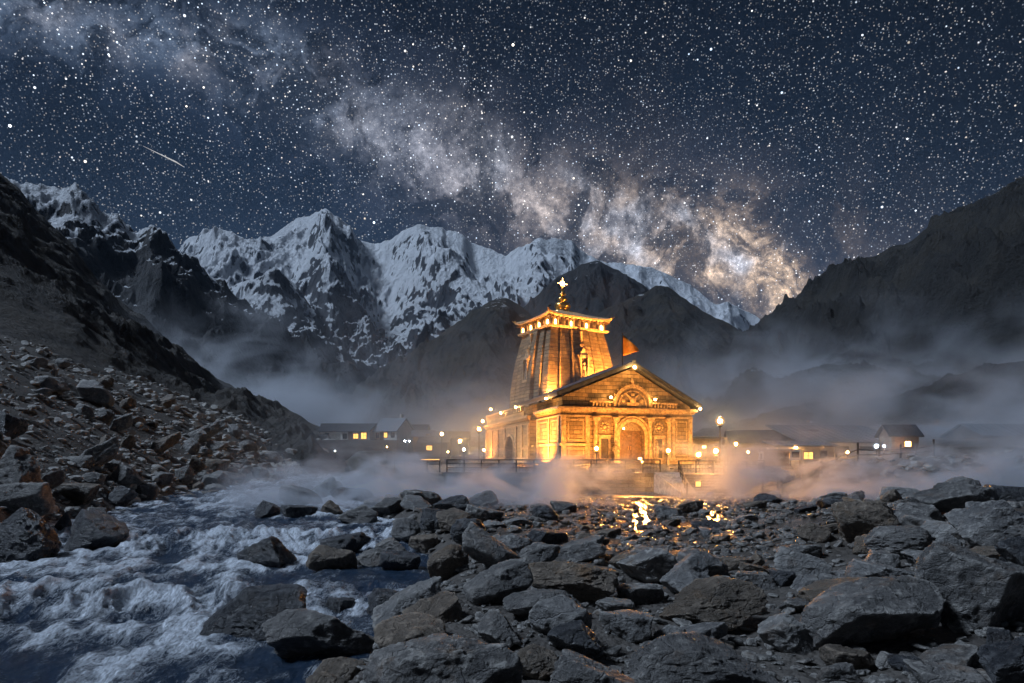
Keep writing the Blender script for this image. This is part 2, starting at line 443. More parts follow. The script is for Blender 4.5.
M_iron = simple('dark_iron', (.05, .045, .04), .5, .6, .2, 8, .1)
M_flag = simple('saffron_cloth', (.85, .32, .03), .8, 0, .15, 4, .2)
M_lime = simple('limewash', (.62, .60, .56), .8, 0, .15, 2, .2)
M_plaster = simple('white_plaster', (.30, .30, .30), .8, 0, .15, 2, .2)
M_tin = simple('tin_roof', (.13, .15, .18), .4, .3, .2, 2, .2)
M_tin2 = simple('dark_tin_roof', (.04, .045, .055), .5, .2, .3, 2, .2)
M_hut = simple('hut_wall', (.085, .075, .066), .8, 0, .3, 2.5, .4)
M_board = simple('brown_board', (.22, .13, .07), .6, 0, .2, 3, .1)
M_white = simple('white_board', (.72, .72, .70), .6, 0, .06, 3, .05)
WARM = (1.0, .47, .11); WARM2 = (1.0, .52, .15); COOL = (.80, .88, 1.0)
E_gal = emitter('gallery_bulb', (1.0, .50, .14), 30)
E_warm = emitter('warm_filament', WARM, 700); E_small = emitter('warm_bulb', WARM2, 380)
E_white = emitter('white_globe', (1.0, .72, .36), 700); E_cool = emitter('cool_globe', COOL, 320)
E_win = emitter('lit_window', (1.0, .48, .10), 3.0); E_top = emitter('finial_glow', (1.0, .50, .14), 30)

# ------------------------------------------------------------------ the near ground and the river
YK = [0, 8, 12, 16, 20, 25, 32, 50, 72, 100, 150, 260, 9000]
XR = [-3.4, -3.4, -3.4, -3.0, -2.0, -3.6, -6, -12.5, -19, -27, -32, -46, -900]
YL = [0, 8, 12, 24, 32, 45, 63, 75, 100, 150, 260, 9000]
XL = [-14, -14, -14, -17.2, -20.5, -23.5, -26.5, -27.5, -30.5, -35, -50, -910]
def xr(Y): return np.interp(Y, YK, XR)
def xl(Y): return np.interp(Y, YL, XL)
def wz(Y):
    Y = np.asarray(Y, float)
    z = np.interp(Y, [0, 10, 17, 19.5, 26, 30, 44, 48, 75, 120], [-1.0, -.98, -.90, -.62, -.55, -.22, -.14, .02, .08, .1])
    return z
def ground(X, Y):
    X = np.asarray(X, float); Y = np.asarray(Y, float)
    L, Rr = xl(Y), xr(Y)
    near = 0.05 + .0 * X
    # right bank mound and gentle boulder bar beside the water
    z = near + 1.15 * sstep(X, 6, 17) * sstep(Y, 44, 24) + .35 * sstep(Y, 20, 12) * sstep(X, 3, 9)
    z = z + .35 * np.exp(-((X - Rr - 3.0) / 2.6) ** 2) * sstep(Y, 55, 40)
    # the level village bench beyond the temple steps
    z = z + 2.1 * sstep(Y + .30 * (X - 12), 50, 62) * sstep(X, -14, -2)
    z = z + np.clip(Y - 75, 0, 400) * .018 * sstep(X, -40, 10)
    # left bench with houses
    # left scree slope, far bank
    dl = np.clip(L - X, 0, None)
    sl = .54 * 60 * np.tanh(dl / 60)
    z = z + sl * sstep(Y, 230, 115)
    z = np.maximum(z, 5.6 * sstep(Y, 118, 134) * sstep(Y, 260, 170) * sstep(X, -8, -24))
    # river bed
    bed = sstep(X, L - 2.0, L + 1.2) * sstep(X, Rr + 2.2, Rr - .8)
    zb = wz(Y) - .65
    cut = bed * sstep(Y, 150, 100)
    z = z * (1 - cut) + zb * cut
    dr = X - 22
    z = z + np.clip(dr, 0, 60) * .10 * sstep(Y, 40, 80)
    return z
def ground_d(X, Y):
    P = xy(X, Y, 1.0)
    k = sstep(Y, 600, 60)
    scree = sstep(xl(Y) - X, 2, 12)
    flat = sstep(Y, 26, 38) * sstep(X, -4, 0) * sstep(Y, 58, 50) * sstep(X, 24, 16)
    amp = .16 * (1 - .75 * flat)
    return ground(X, Y) + k * (amp * fbm(P / 2.2, 4) + .03 * fbm(P * 1.7, 3) * (1 - flat) + scree * (1.1 * fbm(P / 11 + 9, 4) + .35 * ridged(P / 3.5 + 3, 4)))
NR, NC = 520, 560
yy = 2.5 * (8500 / 2.5) ** (np.linspace(0, 1, NR) ** 1.6)
pp = np.linspace(-1.55, 1.55, NC)
YY = np.repeat(yy, NC); XX = np.tile(pp, NR) * (YY + 9)
ZZ = ground_d(XX, YY)
g = link('ground', mesh_np('ground', np.stack([XX, YY, ZZ], 1), grid_faces(NR, NC), M_ground)); g['kind'] = 'structure'

NR, NC = 620, 360
yy = 6.5 * (125 / 6.5) ** (np.linspace(0, 1, NR) ** 1.15)
uu = np.linspace(0, 1, NC)
YY = np.repeat(yy, NC); UU = np.tile(uu, NR)
XX = (xl(YY) - 2.5) * (1 - UU) + (xr(YY) + 2.6) * UU
dwz = (wz(YY + .6) - wz(YY - .6)) / 1.2
rap = np.clip(dwz * 9, 0, 1)
calm = sstep(XX, -7.5, -4.0) * sstep(YY, 30, 24) * .5
Pw = np.stack([XX * .9 + YY * .25, YY * .55 - XX * .1, np.zeros_like(XX)], 1)
turb = ridged(Pw / 1.9 + 2, 5); fine = fbm(Pw * 1.6, 4); bigw = fbm(Pw / 3.6 + 8, 3)
amp = (.26 + .42 * rap) * (1 - calm * .95)
ZW = wz(YY) + amp * (.9 * (turb - .5) + .5 * bigw + .34 * fine + .30 * (ridged(Pw * 1.5 + 7, 4) - .5))
fz = .33 + .42 * rap + .75 * (turb - .48) + .30 * bigw + .12 * fbm(Pw * 3, 3)
fz = fz + .26 * np.exp(-((YY - 22.5) / 3.2) ** 2) * sstep(XX, -5, -8) + .20 * np.exp(-((YY - 14.5) / 2.5) ** 2) * sstep(XX, -5, -8) + .12 * sstep(YY, 34, 50) + .34 * sstep(YY, 14, 11)
fz = fz - calm * .55
w = link('water', mesh_np('water', np.stack([XX, YY, ZW], 1), grid_faces(NR, NC), M_water, attrs={'foam': np.clip(fz, 0, 1)})); w['kind'] = 'structure'

# ------------------------------------------------------------------ mountains
def mountain(name, prof, Y0, Y1, z0, mat, cols, rows, amp, wl, seed, rough=2.0, pw=1.0, back=.5, cg=.07):
    """real terrain: a slope that climbs from Y0 to a crest at Y1 (its height in metres follows the crest profile) and falls away behind"""
    px = np.linspace(prof[0][0], prof[-1][0], cols)
    py = np.interp(px, [a for a, _ in prof], [c for _, c in prof])
    k = px * 0
    Pk = np.stack([px / 26, k + seed, k], 1)
    py = py + rough * (fbm(Pk, 5, .6) * 1.6)
    if callable(Y1): Y1 = np.tile(Y1(px), rows + rows // 4 - 1)
    if callable(Y0): Y0 = np.tile(Y0(px), rows + rows // 4 - 1)
    t = np.concatenate([np.linspace(0, 1, rows), 1 + np.linspace(0, 1, rows // 4)[1:] * back])
    T = np.repeat(t, cols); PX = np.tile(px, len(t))
    Yc = Y1 * (1 + .06 * np.tile(fbm(np.stack([px / 70, k + seed + 4, k], 1), 3), len(t)))
    Y = Y0 + (Yc - Y0) * T
    X = (PX - 512) / FPX * Y
    zr = CAMZ + (HY - np.tile(py, len(t))) / FPX * Yc
    up = np.clip(T, 0, 1); dn = np.clip(T - 1, 0, None)
    if z0 is None: z0 = ground((PX - 512) / FPX * Y0, Y0) - 1.2
    Z = z0 + (zr - z0) * (up ** pw) - dn * (zr - z0) * 1.2
    P = np.stack([X / wl, Y / (wl * 2.0), np.full_like(X, seed)], 1)
    P[:, :2] += .18 * np.stack([fbm(P * .8 + 3, 3), fbm(P * .8 + 11, 3)], 1)
    r = ridged(P, 8, .58, 2.07, 2.6) - .45
    f = fbm(P * 3.1 + 5, 6, .58)
    wgt = np.clip(np.minimum(up * 3.5, 1) * (1 - .86 * np.exp(-((T - 1) / cg) ** 2)), 0, 1)
    r2 = ridged(P * 3.7 + 21, 5, .6) - .5
    Z = Z + amp * wgt * (1.25 * r + .10 * f + .22 * r2)
    me = mesh_np(name, np.stack([X, Y, Z], 1), grid_faces(len(t), cols), mat)
    o = link(name, me); o['kind'] = 'structure'
    return o
mountain('far_snow_mountains', [(20, 330), (120, 285), (175, 252), (190, 238), (210, 231), (235, 233), (248, 241), (275, 233), (298, 219), (312, 213), (325, 211), (338, 217), (350, 227), (358, 241), (375, 246), (392, 238), (403, 230), (415, 225), (430, 226), (442, 227), (455, 230), (468, 239), (486, 246), (505, 254), (522, 246), (540, 240), (556, 240), (572, 242), (586, 252), (602, 262), (640, 290), (700, 330), (780, 372)],
         1500, 3100, 30, M_snow, 820, 330, 190, 560, 3.0, 2.0, 1.05, cg=.10)
mountain('distant_snow_peaks', [(560, 280), (610, 263), (640, 266), (655, 270), (668, 273), (682, 281), (700, 293), (716, 303), (728, 302), (740, 310), (756, 316), (790, 345), (850, 380)],
         3000, 4200, 60, M_snow, 260, 110, 110, 420, 9.0, 1.6, 1.0, cg=.12)
mountain('snow_pyramid_hill', [(190, 330), (228, 287), (255, 280), (272, 274), (282, 273), (296, 285), (310, 305), (322, 318), (338, 338), (352, 352), (380, 372), (420, 395)],
         1100, 2000, 20, M_snow, 260, 130, 90, 330, 14.0, 1.6, 1.0)
mountain('left_snow_ridge', [(-160, 90), (-60, 140), (0, 176), (20, 183), (35, 187), (60, 190), (75, 188), (90, 204), (105, 216), (120, 226), (136, 238), (150, 231), (163, 239), (185, 262), (200, 275), (225, 281), (235, 297), (250, 312), (272, 322), (290, 345), (320, 362), (345, 378), (370, 388), (420, 402), (480, 420)],
         420, 1200, 8, M_midsnow, 460, 190, 75, 190, 21.0, 1.8, 1.05)
mountain('dark_snow_streaked_hill', [(500, 330), (530, 300), (560, 275), (580, 266), (600, 262), (618, 270), (640, 285), (680, 312), (720, 335), (760, 360)],
         1100, 1900, 25, M_streak, 220, 110, 70, 240, 27.0, 1.2, 1.0)
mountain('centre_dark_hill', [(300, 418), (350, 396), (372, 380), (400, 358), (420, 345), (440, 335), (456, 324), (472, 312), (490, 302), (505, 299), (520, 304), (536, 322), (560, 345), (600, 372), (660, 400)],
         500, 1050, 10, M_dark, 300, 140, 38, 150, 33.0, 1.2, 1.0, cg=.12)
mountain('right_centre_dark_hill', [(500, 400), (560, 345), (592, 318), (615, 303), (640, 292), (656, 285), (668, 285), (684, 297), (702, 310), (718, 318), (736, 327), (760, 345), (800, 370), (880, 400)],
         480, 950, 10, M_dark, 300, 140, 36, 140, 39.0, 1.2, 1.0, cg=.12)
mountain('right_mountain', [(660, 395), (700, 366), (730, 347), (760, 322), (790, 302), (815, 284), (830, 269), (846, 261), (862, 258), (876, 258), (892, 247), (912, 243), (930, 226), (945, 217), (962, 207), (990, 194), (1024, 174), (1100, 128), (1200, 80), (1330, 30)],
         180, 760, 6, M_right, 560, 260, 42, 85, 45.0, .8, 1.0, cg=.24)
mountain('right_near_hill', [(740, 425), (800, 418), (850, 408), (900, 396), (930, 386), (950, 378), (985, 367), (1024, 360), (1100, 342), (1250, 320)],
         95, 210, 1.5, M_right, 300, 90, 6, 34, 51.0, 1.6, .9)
mountain('left_mountain', [(-420, -60), (-260, 20), (-120, 100), (-40, 146), (0, 172), (18, 188), (34, 207), (55, 228), (76, 250), (100, 281), (125, 305), (150, 325), (172, 345), (195, 364), (225, 382), (260, 399), (295, 415), (325, 431), (345, 444)],
         lambda q: np.interp(q, [-420, 100, 300, 345], [90, 90, 95, 100]), lambda q: np.interp(q, [-420, 0, 200, 330, 345], [420, 390, 260, 165, 150]), None, M_left, 560, 240, 9, 46, 57.0, 1.2, 1.0, cg=.16)

# ------------------------------------------------------------------ air and mist
m, t, b = newmat('haze_air'); M_haze = m
t.n.remove(b); out = t.n['Material Output']
pv = t.new('ShaderNodeVolumePrincipled'); pv.inputs['Color'].default_value = (.50, .68, .95, 1)
pv.inputs['Density'].default_value = 2.6e-5; pv.inputs['Anisotropy'].default_value = .0
t.l.new(pv.outputs[0], out.inputs['Volume'])
hz = MB().box(-9000, 9000, -60, 9000, -60, 1500).build('haze', M_haze); hz['kind'] = 'stuff'

def mist(name, x0, x1, y0, y1, z0, z1, dens, wl, lo, hi, seed, col=(.80, .84, .92), zpow=1.0, rot=0, g=.15):
    m, t, b = newmat(name + '_air'); t.n.remove(b); out = t.n['Material Output']
    p = t.new('ShaderNodeTexCoord').outputs['Object']
    X, Y, Z = t.sep(p)
    hx, hy, h = (x1 - x0) / 2, (y1 - y0) / 2, (z1 - z0)
    ax = t.math('ABSOLUTE', t.math('DIVIDE', X, hx)); ay = t.math('ABSOLUTE', t.math('DIVIDE', Y, hy)); az = t.math('DIVIDE', Z, h)
    fall = t.mul(t.smooth(ax, .55, 1.0, 1, 0), t.smooth(ay, .5, 1.0, 1, 0))
    fall = t.mul(fall, t.mul(t.smooth(az, .35, 1.0, 1, 0), t.smooth(az, 0, .12)))
    ps = t.vm('ADD', t.mapv(p, (1 / wl, 1 / wl, 1.6 / wl)), (seed, seed * 1.7, 0))
    nn = t.noise(ps, 1.0, 5, .58, dist=.5)
    # wisps thin out with height
    thr = t.add(nn, t.mul(t.sub(.4, az), .22 * zpow))
    d = t.mul(t.smooth(thr, lo, hi), t.mul(fall, dens))
    pv = t.new('ShaderNodeVolumePrincipled'); pv.inputs['Color'].default_value = (*col, 1)
    pv.inputs['Anisotropy'].default_value = g
    t.put(pv.inputs['Density'], d); t.l.new(pv.outputs[0], out.inputs['Volume'])
    o = MB().box(-hx, hx, -hy, hy, 0, h).build(name, m, None, ((x0 + x1) / 2, (y0 + y1) / 2, z0))
    o.rotation_euler.z = rot
    o['kind'] = 'stuff'
    return o
mist('river_mist', -19, 9, 37, 56, -.4, 4.8, .70, 3.2, .48, .66, 1.0)
mist('ground_mist', 7, 46, 37, 50.5, .0, 6.0, .80, 3.4, .50, .67, 5.0)
mist('temple_mist', -34, 60, 56, 130, 1.5, 28, .011, 10, .38, .66, 9.0, g=.45)
mist('lamp_halo_mist', -14, 42, 56.5, 96, 1.6, 15, .026, 6, .36, .62, 12.0, g=.5)  # extra mist added so the lamps gather a warm halo
mist('village_mist', 24, 115, 52, 98, 1.5, 17, .13, 9, .47, .66, 13.0)
mist('right_valley_mist', 40, 380, 190, 430, 6, 64, .075, 36, .47, .62, 17.0)
mist('left_valley_mist', -230, -50, 210, 400, 8, 70, .060, 36, .46, .64, 23.0)
mist('centre_valley_mist', -90, 170, 260, 440, 8, 64, .012, 50, .45, .66, 29.0)

def halo_shell(name, col, em, thru=.75):  # see-through lamp globe with its own emission, imitating the lamp's halo
    m, t, b = newmat(name); t.n.remove(b); out = t.n['Material Output']
    tr = t.new('ShaderNodeBsdfTransparent'); tr.inputs[0].default_value = (thru, thru, thru, 1)
    e = t.new('ShaderNodeEmission'); e.inputs[0].default_value = (*col, 1); e.inputs[1].default_value = em
    a = t.new('ShaderNodeAddShader'); t.l.new(tr.outputs[0], a.inputs[0]); t.l.new(e.outputs[0], a.inputs[1]); t.l.new(a.outputs[0], out.inputs[0])
    return m
G_warm = halo_shell('amber_halo_glass', (1.0, .46, .09), .42); G_cool = halo_shell('cool_halo_glass', (.65, .8, 1.0), .35)

# ------------------------------------------------------------------ lamps (each with the light it gives)
def glow_mat(kind): return {'warm': E_warm, 'white': E_white, 'cool': E_cool, 'small': E_small}[kind]
def post_lamp(loc, h, label, kind='warm', r=.17, group='lamp posts round the temple', name='lamp_post'):
    x, y, z = loc
    o = empty(name, loc, 0, label, 'lamp post', group)
    MB().lathe(0, 0, [(.11, 0), (.11, .18), (.055, .26), (.045, h - r * 2.2), (.07, h - r * 1.9)], 10).build('post', M_iron, o)
    MB().lathe(0, 0, [(.09, h - r * 1.95), (r * .8, h - r * 1.6), (r * .85, h - r * 1.46)], 10).build('lamp_holder', M_iron, o)
    MB().ball((0, 0, h), r * .62, 10, 8).build('bulb', glow_mat(kind), o, smooth=True)
    MB().ball((0, 0, h), r * 1.45, 16, 12).build('globe', G_cool if kind == 'cool' else G_warm, o, smooth=True)
    MB().lathe(0, 0, [(r * .6, h + r * 1.46), (.02, h + r * 1.8)], 8).build('cap', M_iron, o)
    return o
def bulb(loc, r, label, kind='small', group='bulbs fixed along the temple roof', out=(0, -1)):
    o = empty('bulkhead_lamp', loc, 0, label, 'wall lamp', group)
    MB().box(-.09, .09, -.02 - out[1] * .0, .2, -.09, .09).build('bracket', M_iron, o)
    MB().ball((0, -r * 1.5, 0), r * .62, 10, 8).build('bulb', glow_mat(kind), o, smooth=True)
    MB().ball((0, -r * 1.5, 0), r * 1.45, 14, 10).build('globe', G_warm, o, smooth=True)
    return o
def spot(name, loc, target, energy, angle, label, group, parent_mat=None, size=.12, col=(1.0, .385, .068), blend=.7):
    """a floodlight: housing, lens and the light that comes out of it"""
    loc = Vector(loc); d = (Vector(target) - loc).normalized()
    o = empty(name, loc, 0, label, 'floodlight', group)
    q = d.to_track_quat('Z', 'Y'); o.rotation_mode = 'QUATERNION'; o.rotation_quaternion = q
    MB().frustum(0, 0, -.16, .02, .10, .08, .17, .13).build('housing', M_iron, o)
    MB().box(-.14, .14, -.10, .10, .021, .03).build('lens', E_lens, o)
    l = bpy.data.lights.new('floodlight_beam', 'SPOT'); l.energy = energy; l.spot_size = angle; l.spot_blend = blend
    l.shadow_soft_size = size; l.color = col
    lo = bpy.data.objects.new('floodlight_beam', l); C.objects.link(lo); lo.parent = o; lo.location = (0, 0, .06)
    lo.rotation_euler = (PI, 0, 0)
    return o
E_lens = emitter('floodlight_lens', (1.0, .62, .22), 12)

# ------------------------------------------------------------------ the temple
TZ = 2.3
TP = Vector((4.2, 60.0, TZ))
UA = R(22.0); UV_ = Vector((math.cos(UA), math.sin(UA))); VV_ = Vector((-.2070, .9783))
def TT(v): return (v[0] * UV_.x + v[1] * VV_.x, v[0] * UV_.y + v[1] * VV_.y, v[2])
def TW(u, v, z): q = TT((u, v, z)); return Vector((TP.x + q[0], TP.y + q[1], TP.z + q[2]))
temple = empty('stone_temple', TP, 0, 'lamp-lit stone temple with gabled hall and tall curved tower behind it', 'temple')
WF, LS = 13.5, 36.6
def tb(name, mb, mat, parent=temple, **k): return mb.build(name, mat, parent, **k)
def NM(): return MB(TT)

# hall walls
w = NM()
DX0, DX1, DR, DSP = 5.75, 8.35, 1.3, 2.35          # doorway in the front wall
w.box(0, 5.75, 0, .9, -.6, 4.45).box(8.35, WF, 0, .9, -.6, 4.45)
arc = [(7.05 + 1.3 * math.cos(a), DSP + 1.3 * math.sin(a)) for a in np.linspace(0, PI, 19)]
w.prism([(8.35, DSP)] + arc[1:-1] + [(5.75, DSP), (5.75, 4.45), (8.35, 4.45)], 1, 0, .9)
w.box(5.75, 8.35, 0, .9, -.6, -.02)
w.box(0, .9, .9, 8.4, -.6, 4.45)                   # side wall of the front hall
w.box(.75, 1.5, 8.4, 11.0, -.6, 4.45)              # recess
w.box(-.15, .9, 11.0, 17.9, -.6, 4.2).box(-.15, .9, 22.9, LS, -.6, 4.2)
arc2 = [(20.4 + 2.5 * math.cos(a), 1.1 + 1.75 * math.sin(a)) for a in np.linspace(0, PI, 19)]
w.prism([(22.9, 1.1)] + arc2[1:-1] + [(17.9, 1.1), (17.9, 4.2), (22.9, 4.2)], 0, -.15, .9)
w.box(WF - .9, WF, .9, LS, -.6, 4.45).box(.9, WF - .9, LS - .9, LS, -.6, 4.45)
tb('wall', w, M_ashlar)
# attic under the eaves and the gable wall
a = NM()
a.prism([(.15, 4.95), (WF - .15, 4.95), (WF - .15, 5.15), (7.0, 8.45), (.15, 5.75)], 1, .12, .8)
a.box(.15, .85, .8, 14.2, 4.95, 5.75)
a.box(.0, .85, 14.2, LS, 4.7, 5.35)
a.box(WF - .85, WF - .15, .8, LS, 4.95, 5.15)
tb('gable', a, M_ashlar)
# roof: two pitched slabs, the left with a deep eave
r = NM()
r.prism([(-.55, 5.72), (7.0, 8.62), (7.0, 8.90), (-.55, 6.0)], 1, -.5, 14.6)
r.prism([(7.0, 8.62), (WF + .65, 5.0), (WF + .65, 5.28), (7.0, 8.90)], 1, -.5, 14.6)
rf = tb('roof', r, M_slate)
rr = NM()
for s in range(13):                                 # stone slabs lapped down the pitch near the verge
    f = s / 13
    rr.prism([(-.62 + 7.6 * f, 5.99 + 2.92 * f), (-.62 + 7.6 * (f + .085), 5.99 + 2.92 * (f + .085)), (-.62 + 7.6 * (f + .085), 6.07 + 2.92 * (f + .085)), (-.62 + 7.6 * f, 6.10 + 2.92 * f)], 1, -.62, 14.7)
    rr.prism([(7.0 + 7.25 * f, 8.90 - 3.63 * f), (7.0 + 7.25 * (f + .085), 8.90 - 3.63 * (f + .085)), (7.0 + 7.25 * (f + .085), 9.01 - 3.63 * (f + .085)), (7.0 + 7.25 * f, 8.98 - 3.63 * f)], 1, -.62, 14.7)
tb('roof_slab', rr, M_slate, rf)
tb('ridge_stone', NM().box(6.8, 7.2, -.66, 14.7, 8.93, 9.1), M_slate, rf)
# flat stone roof with parapet round the tower
fl = NM(); fl.box(.85, WF - .85, 14.7, LS - .2, 4.5, 4.9)
tb('terrace_roof', fl, M_slate)
pa = NM()
for v in np.arange(15.2, LS - .5, .9): pa.box(-.12, .22, v, v + .45, 5.36, 5.85)
pa.box(-.2, .3, 14.8, LS, 5.85, 6.02)
tb('parapet', pa, M_trim)
# cornices: two projecting bands, returning round the corner
def band(z0, z1, o, name='cornice'):
    c = NM(); c.box(-o, WF + o, -o, .05, z0, z1).box(-o, .03, .05, 8.42, z0, z1).box(WF - .03, WF + o, .05, LS, z0, z1)
    c.box(.75 - o, .78, 8.42, 11.0 - o, z0, z1).box(-.15 - o, -.12, 11.0 - o, LS + o, z0 - .22, z1 - .22)
    return tb(name, c, M_trim)
band(4.46, 4.66, .20); band(4.66, 4.84, .42); band(4.84, 4.94, .30)
band(4.05, 4.17, .10, 'string_course')
tb('wall_ledge', NM().box(-.16, 2.75, -.16, 0, 1.5, 1.72).box(-.16, 0, 0, 8.3, 1.5, 1.72), M_trim)
tb('wall_ledge', NM().box(11.3, WF + .16, -.16, 0, 1.5, 1.72), M_trim)
tb('wall_ledge', NM().box(-.30, -.152, 23.86, LS, 1.3, 1.5), M_trim); tb('wall_ledge', NM().box(-.30, -.152, 11.66, 13.99, 1.3, 1.5), M_trim)
c = NM()
for z0, z1, o in ((-.6, -.1, .45), (-.1, .22, .28), (.22, .42, .14)):
    c.box(-o, 5.55, -o, 0, z0, z1).box(8.55, WF + o, -o, 0, z0, z1).box(-o, 0, 0, 8.4, z0, z1).box(-.15 - o, -.15, 11.0, 17.7, z0, z1).box(-.15 - o, -.15, 23.1, LS, z0, z1)
tb('plinth', c, M_trim)
# corner pilasters and wall panels of the hall
for u0, u1 in ((.0, .42), (2.35, 2.75), (11.3, 11.6), (WF - .42, WF)): tb('pilaster', NM().box(u0, u1, -.11, 0, .42, 4.04), M_trim)
for v0, v1 in ((.422, .84), (3.6, 4.0), (7.9, 8.4)): tb('pilaster', NM().box(-.11, 0, v0, v1, .42, 4.04), M_trim)
for v0 in (11.0, 14.0, 17.0, 23.2, 27.5, 31.5, 35.9): tb('pilaster', NM().box(-.30, -.151, v0, v0 + .65, .3, 3.85), M_trim)
for (u0, u1, z0, z1) in ((.62, 2.2, 1.95, 3.8), (11.75, 12.95, 1.95, 3.8), (.62, 2.2, .62, 1.35), (11.75, 12.95, .62, 1.35)):
    c = NM()
    for q in ((u0, u1, z0, z0 + .1), (u0, u1, z1 - .1, z1), (u0, u0 + .1, z0 + .1, z1 - .1), (u1 - .1, u1, z0 + .1, z1 - .1)): c.box(q[0], q[1], -.06, 0, q[2], q[3])
    tb('wall_panel', c, M_trim)
for (v0, v1, z0, z1) in ((1.0, 3.3, 1.95, 3.8), (4.3, 7.6, 1.95, 3.8)):
    c = NM()
    for q in ((v0, v1, z0, z0 + .1), (v0, v1, z1 - .1, z1), (v0, v0 + .1, z0 + .1, z1 - .1), (v1 - .1, v1, z0 + .1, z1 - .1)): c.box(-.06, 0, q[0], q[1], q[2], q[3])
    tb('wall_panel', c, M_trim)
# columns of the porch front, each with base and capital
for u in (3.28, 5.28, 8.85, 10.84):
    c = MB(lambda v, u=u: TT((v[0] + u, v[1] - .26, v[2])))
    c.box(-.30, .30, -.24, .24, -.1, .28)
    c.lathe(0, 0, [(.25, .28), (.25, .36), (.19, .44), (.17, 1.4), (.20, 1.46), (.17, 1.52), (.155, 3.35), (.21, 3.45), (.19, 3.52), (.25, 3.68)], 14)
    c.box(-.30, .30, -.25, .25, 3.68, 3.86).box(-.36, .36, -.28, .25, 3.86, 4.03)
    tb('column', c, M_trim, smooth=False)
# doorway: double door, deep arch moulding, step
ar = tb('arch_moulding', NM().arcband(7.05, DSP, 1.3, 1.62, -.14, .0).box(5.43, 5.75, -.14, 0, .0, DSP).box(8.35, 8.67, -.14, 0, .0, DSP), M_trim)
tb('arch_moulding', NM().arcband(7.05, DSP, 1.70, 1.84, -.22, -.02), M_trim)
dr = tb('door', NM().box(5.75, 7.04, .62, .72, 0, 2.9).box(7.06, 8.35, .62, .72, 0, 2.9), M_wood)
tb('door_panel', NM().box(5.95, 6.85, .57, .62, .3, 1.3).box(5.95, 6.85, .57, .62, 1.5, 2.6).box(7.25, 8.15, .57, .62, .3, 1.3).box(7.25, 8.15, .57, .62, 1.5, 2.6), M_wood, dr)
tb('door_handle', NM().box(6.88, 6.95, .52, .62, 1.2, 1.5).box(7.12, 7.19, .52, .62, 1.2, 1.5), M_gold, dr)
tb('tympanum', NM().prism([(7.05 + 1.29 * math.cos(a), DSP + 1.29 * math.sin(a)) for a in np.linspace(.0, PI, 16)], 1, .66, .8).box(5.75, 8.35, .60, .80, 2.35, 2.5), M_relief)
for u0, u1 in ((3.75, 4.75), (9.35, 10.35)):         # smaller side doors with carved lintels
    d = tb('side_door', NM().box(u0 + .12, u1 - .12, -.03, .05, 0, 2.15), M_darkwood)
    tb('door_frame', NM().box(u0 - .08, u0 + .12, -.10, 0, 0, 2.35).box(u1 - .12, u1 + .08, -.10, 0, 0, 2.35).box(u0 + .12, u1 - .12, -.10, 0, 2.15, 2.35).box(u0 - .16, u1 + .16, -.16, 0, 2.35, 2.47), M_trim, d)
    rl = NM(); rl.box(u0 - .1, u1 + .1, -.07, 0, 2.65, 3.75)
    q = tb('relief_panel', rl, M_relief)
    rl = NM(); cx = (u0 + u1) / 2
    for k in range(9): rl.ball((cx + .38 * math.cos(k * 2 * PI / 9), -.10, 3.2 + .36 * math.sin(k * 2 * PI / 9)), .11, 6, 5)
    rl.ball((cx, -.1, 3.2), .2, 8, 6)
    tb('relief_rosette', rl, M_trim, q)
# side archway
tb('side_door', NM().box(.55, .65, 17.9, 22.9, -.1, 2.9), M_wood)
sa = NM()
for i in range(16):
    a0, a1 = PI * i / 16, PI * (i + 1) / 16
    f = lambda a, s: (20.4 + 2.5 * s * math.cos(a), 1.1 + 1.75 * s * math.sin(a))
    sa.prism([f(a0, 1.0), f(a0, 1.14), f(a1, 1.14), f(a1, 1.0)], 0, -.36, -.15)
tb('arch_moulding', sa, M_trim)
# lunette above the cornice with a seated relief figure
tb('lunette', NM().prism([(7.05 + 1.72 * math.cos(a), 4.98 + 1.78 * math.sin(a)) for a in np.linspace(0, PI, 24)], 1, -.14, .12), M_relief)
tb('lunette_moulding', NM().arcband(7.05, 4.98, 1.72, 2.0, -.26, .1, k=24).arcband(7.05, 4.98, 1.38, 1.48, -.2, -.1, k=24), M_trim)
fg = NM()
fg.ball((7.05, -.2, 6.08), .2, 8, 6).ball((7.05, -.17, 5.6), .34, 9, 7, 1.1).box(6.5, 7.6, -.3, -.1, 5.1, 5.3)
for s in (-1, 1):
    fg.tube((7.05 + s * .25, -.2, 5.8), (7.05 + s * .75, -.2, 6.2), .09, .06, 6).tube((7.05, -.2, 5.35), (7.05 + s * .6, -.26, 5.3), .14, .09, 6)
    fg.ball((7.05 + s * .95, -.16, 5.55), .2, 7, 5).ball((7.05 + s * 1.05, -.16, 5.98), .13, 7, 5)
tb('relief_figure', fg, M_trim)
fn = NM(); fn.box(6.8, 7.3, -.2, .1, 6.85, 7.05).ball((7.05, -.05, 7.2), .2, 8, 6).ball((7.05, -.05, 7.48), .1, 8, 6)
for s in (-1, 1):
    for k in range(6): 
        an = PI / 2 + s * (.30 + k * .24); fn.ball((7.05 + 2.08 * math.cos(an), -.1, 4.98 + 2.08 * math.sin(an)), .1, 6, 5)
tb('crest_ornament', fn, M_trim)
# low balustrade on the cornice
for r0, r1 in ((3.0, 4.9), (9.3, 11.6)):
    bl = NM()
    for u in np.arange(r0, r1, .32): bl.box(u, u + .14, -.32, -.18, 4.94, 5.31)
    bl.box(r0 - .3, r1 + .15, -.38, -.12, 5.3, 5.42)
    tb('balustrade', bl, M_trim)

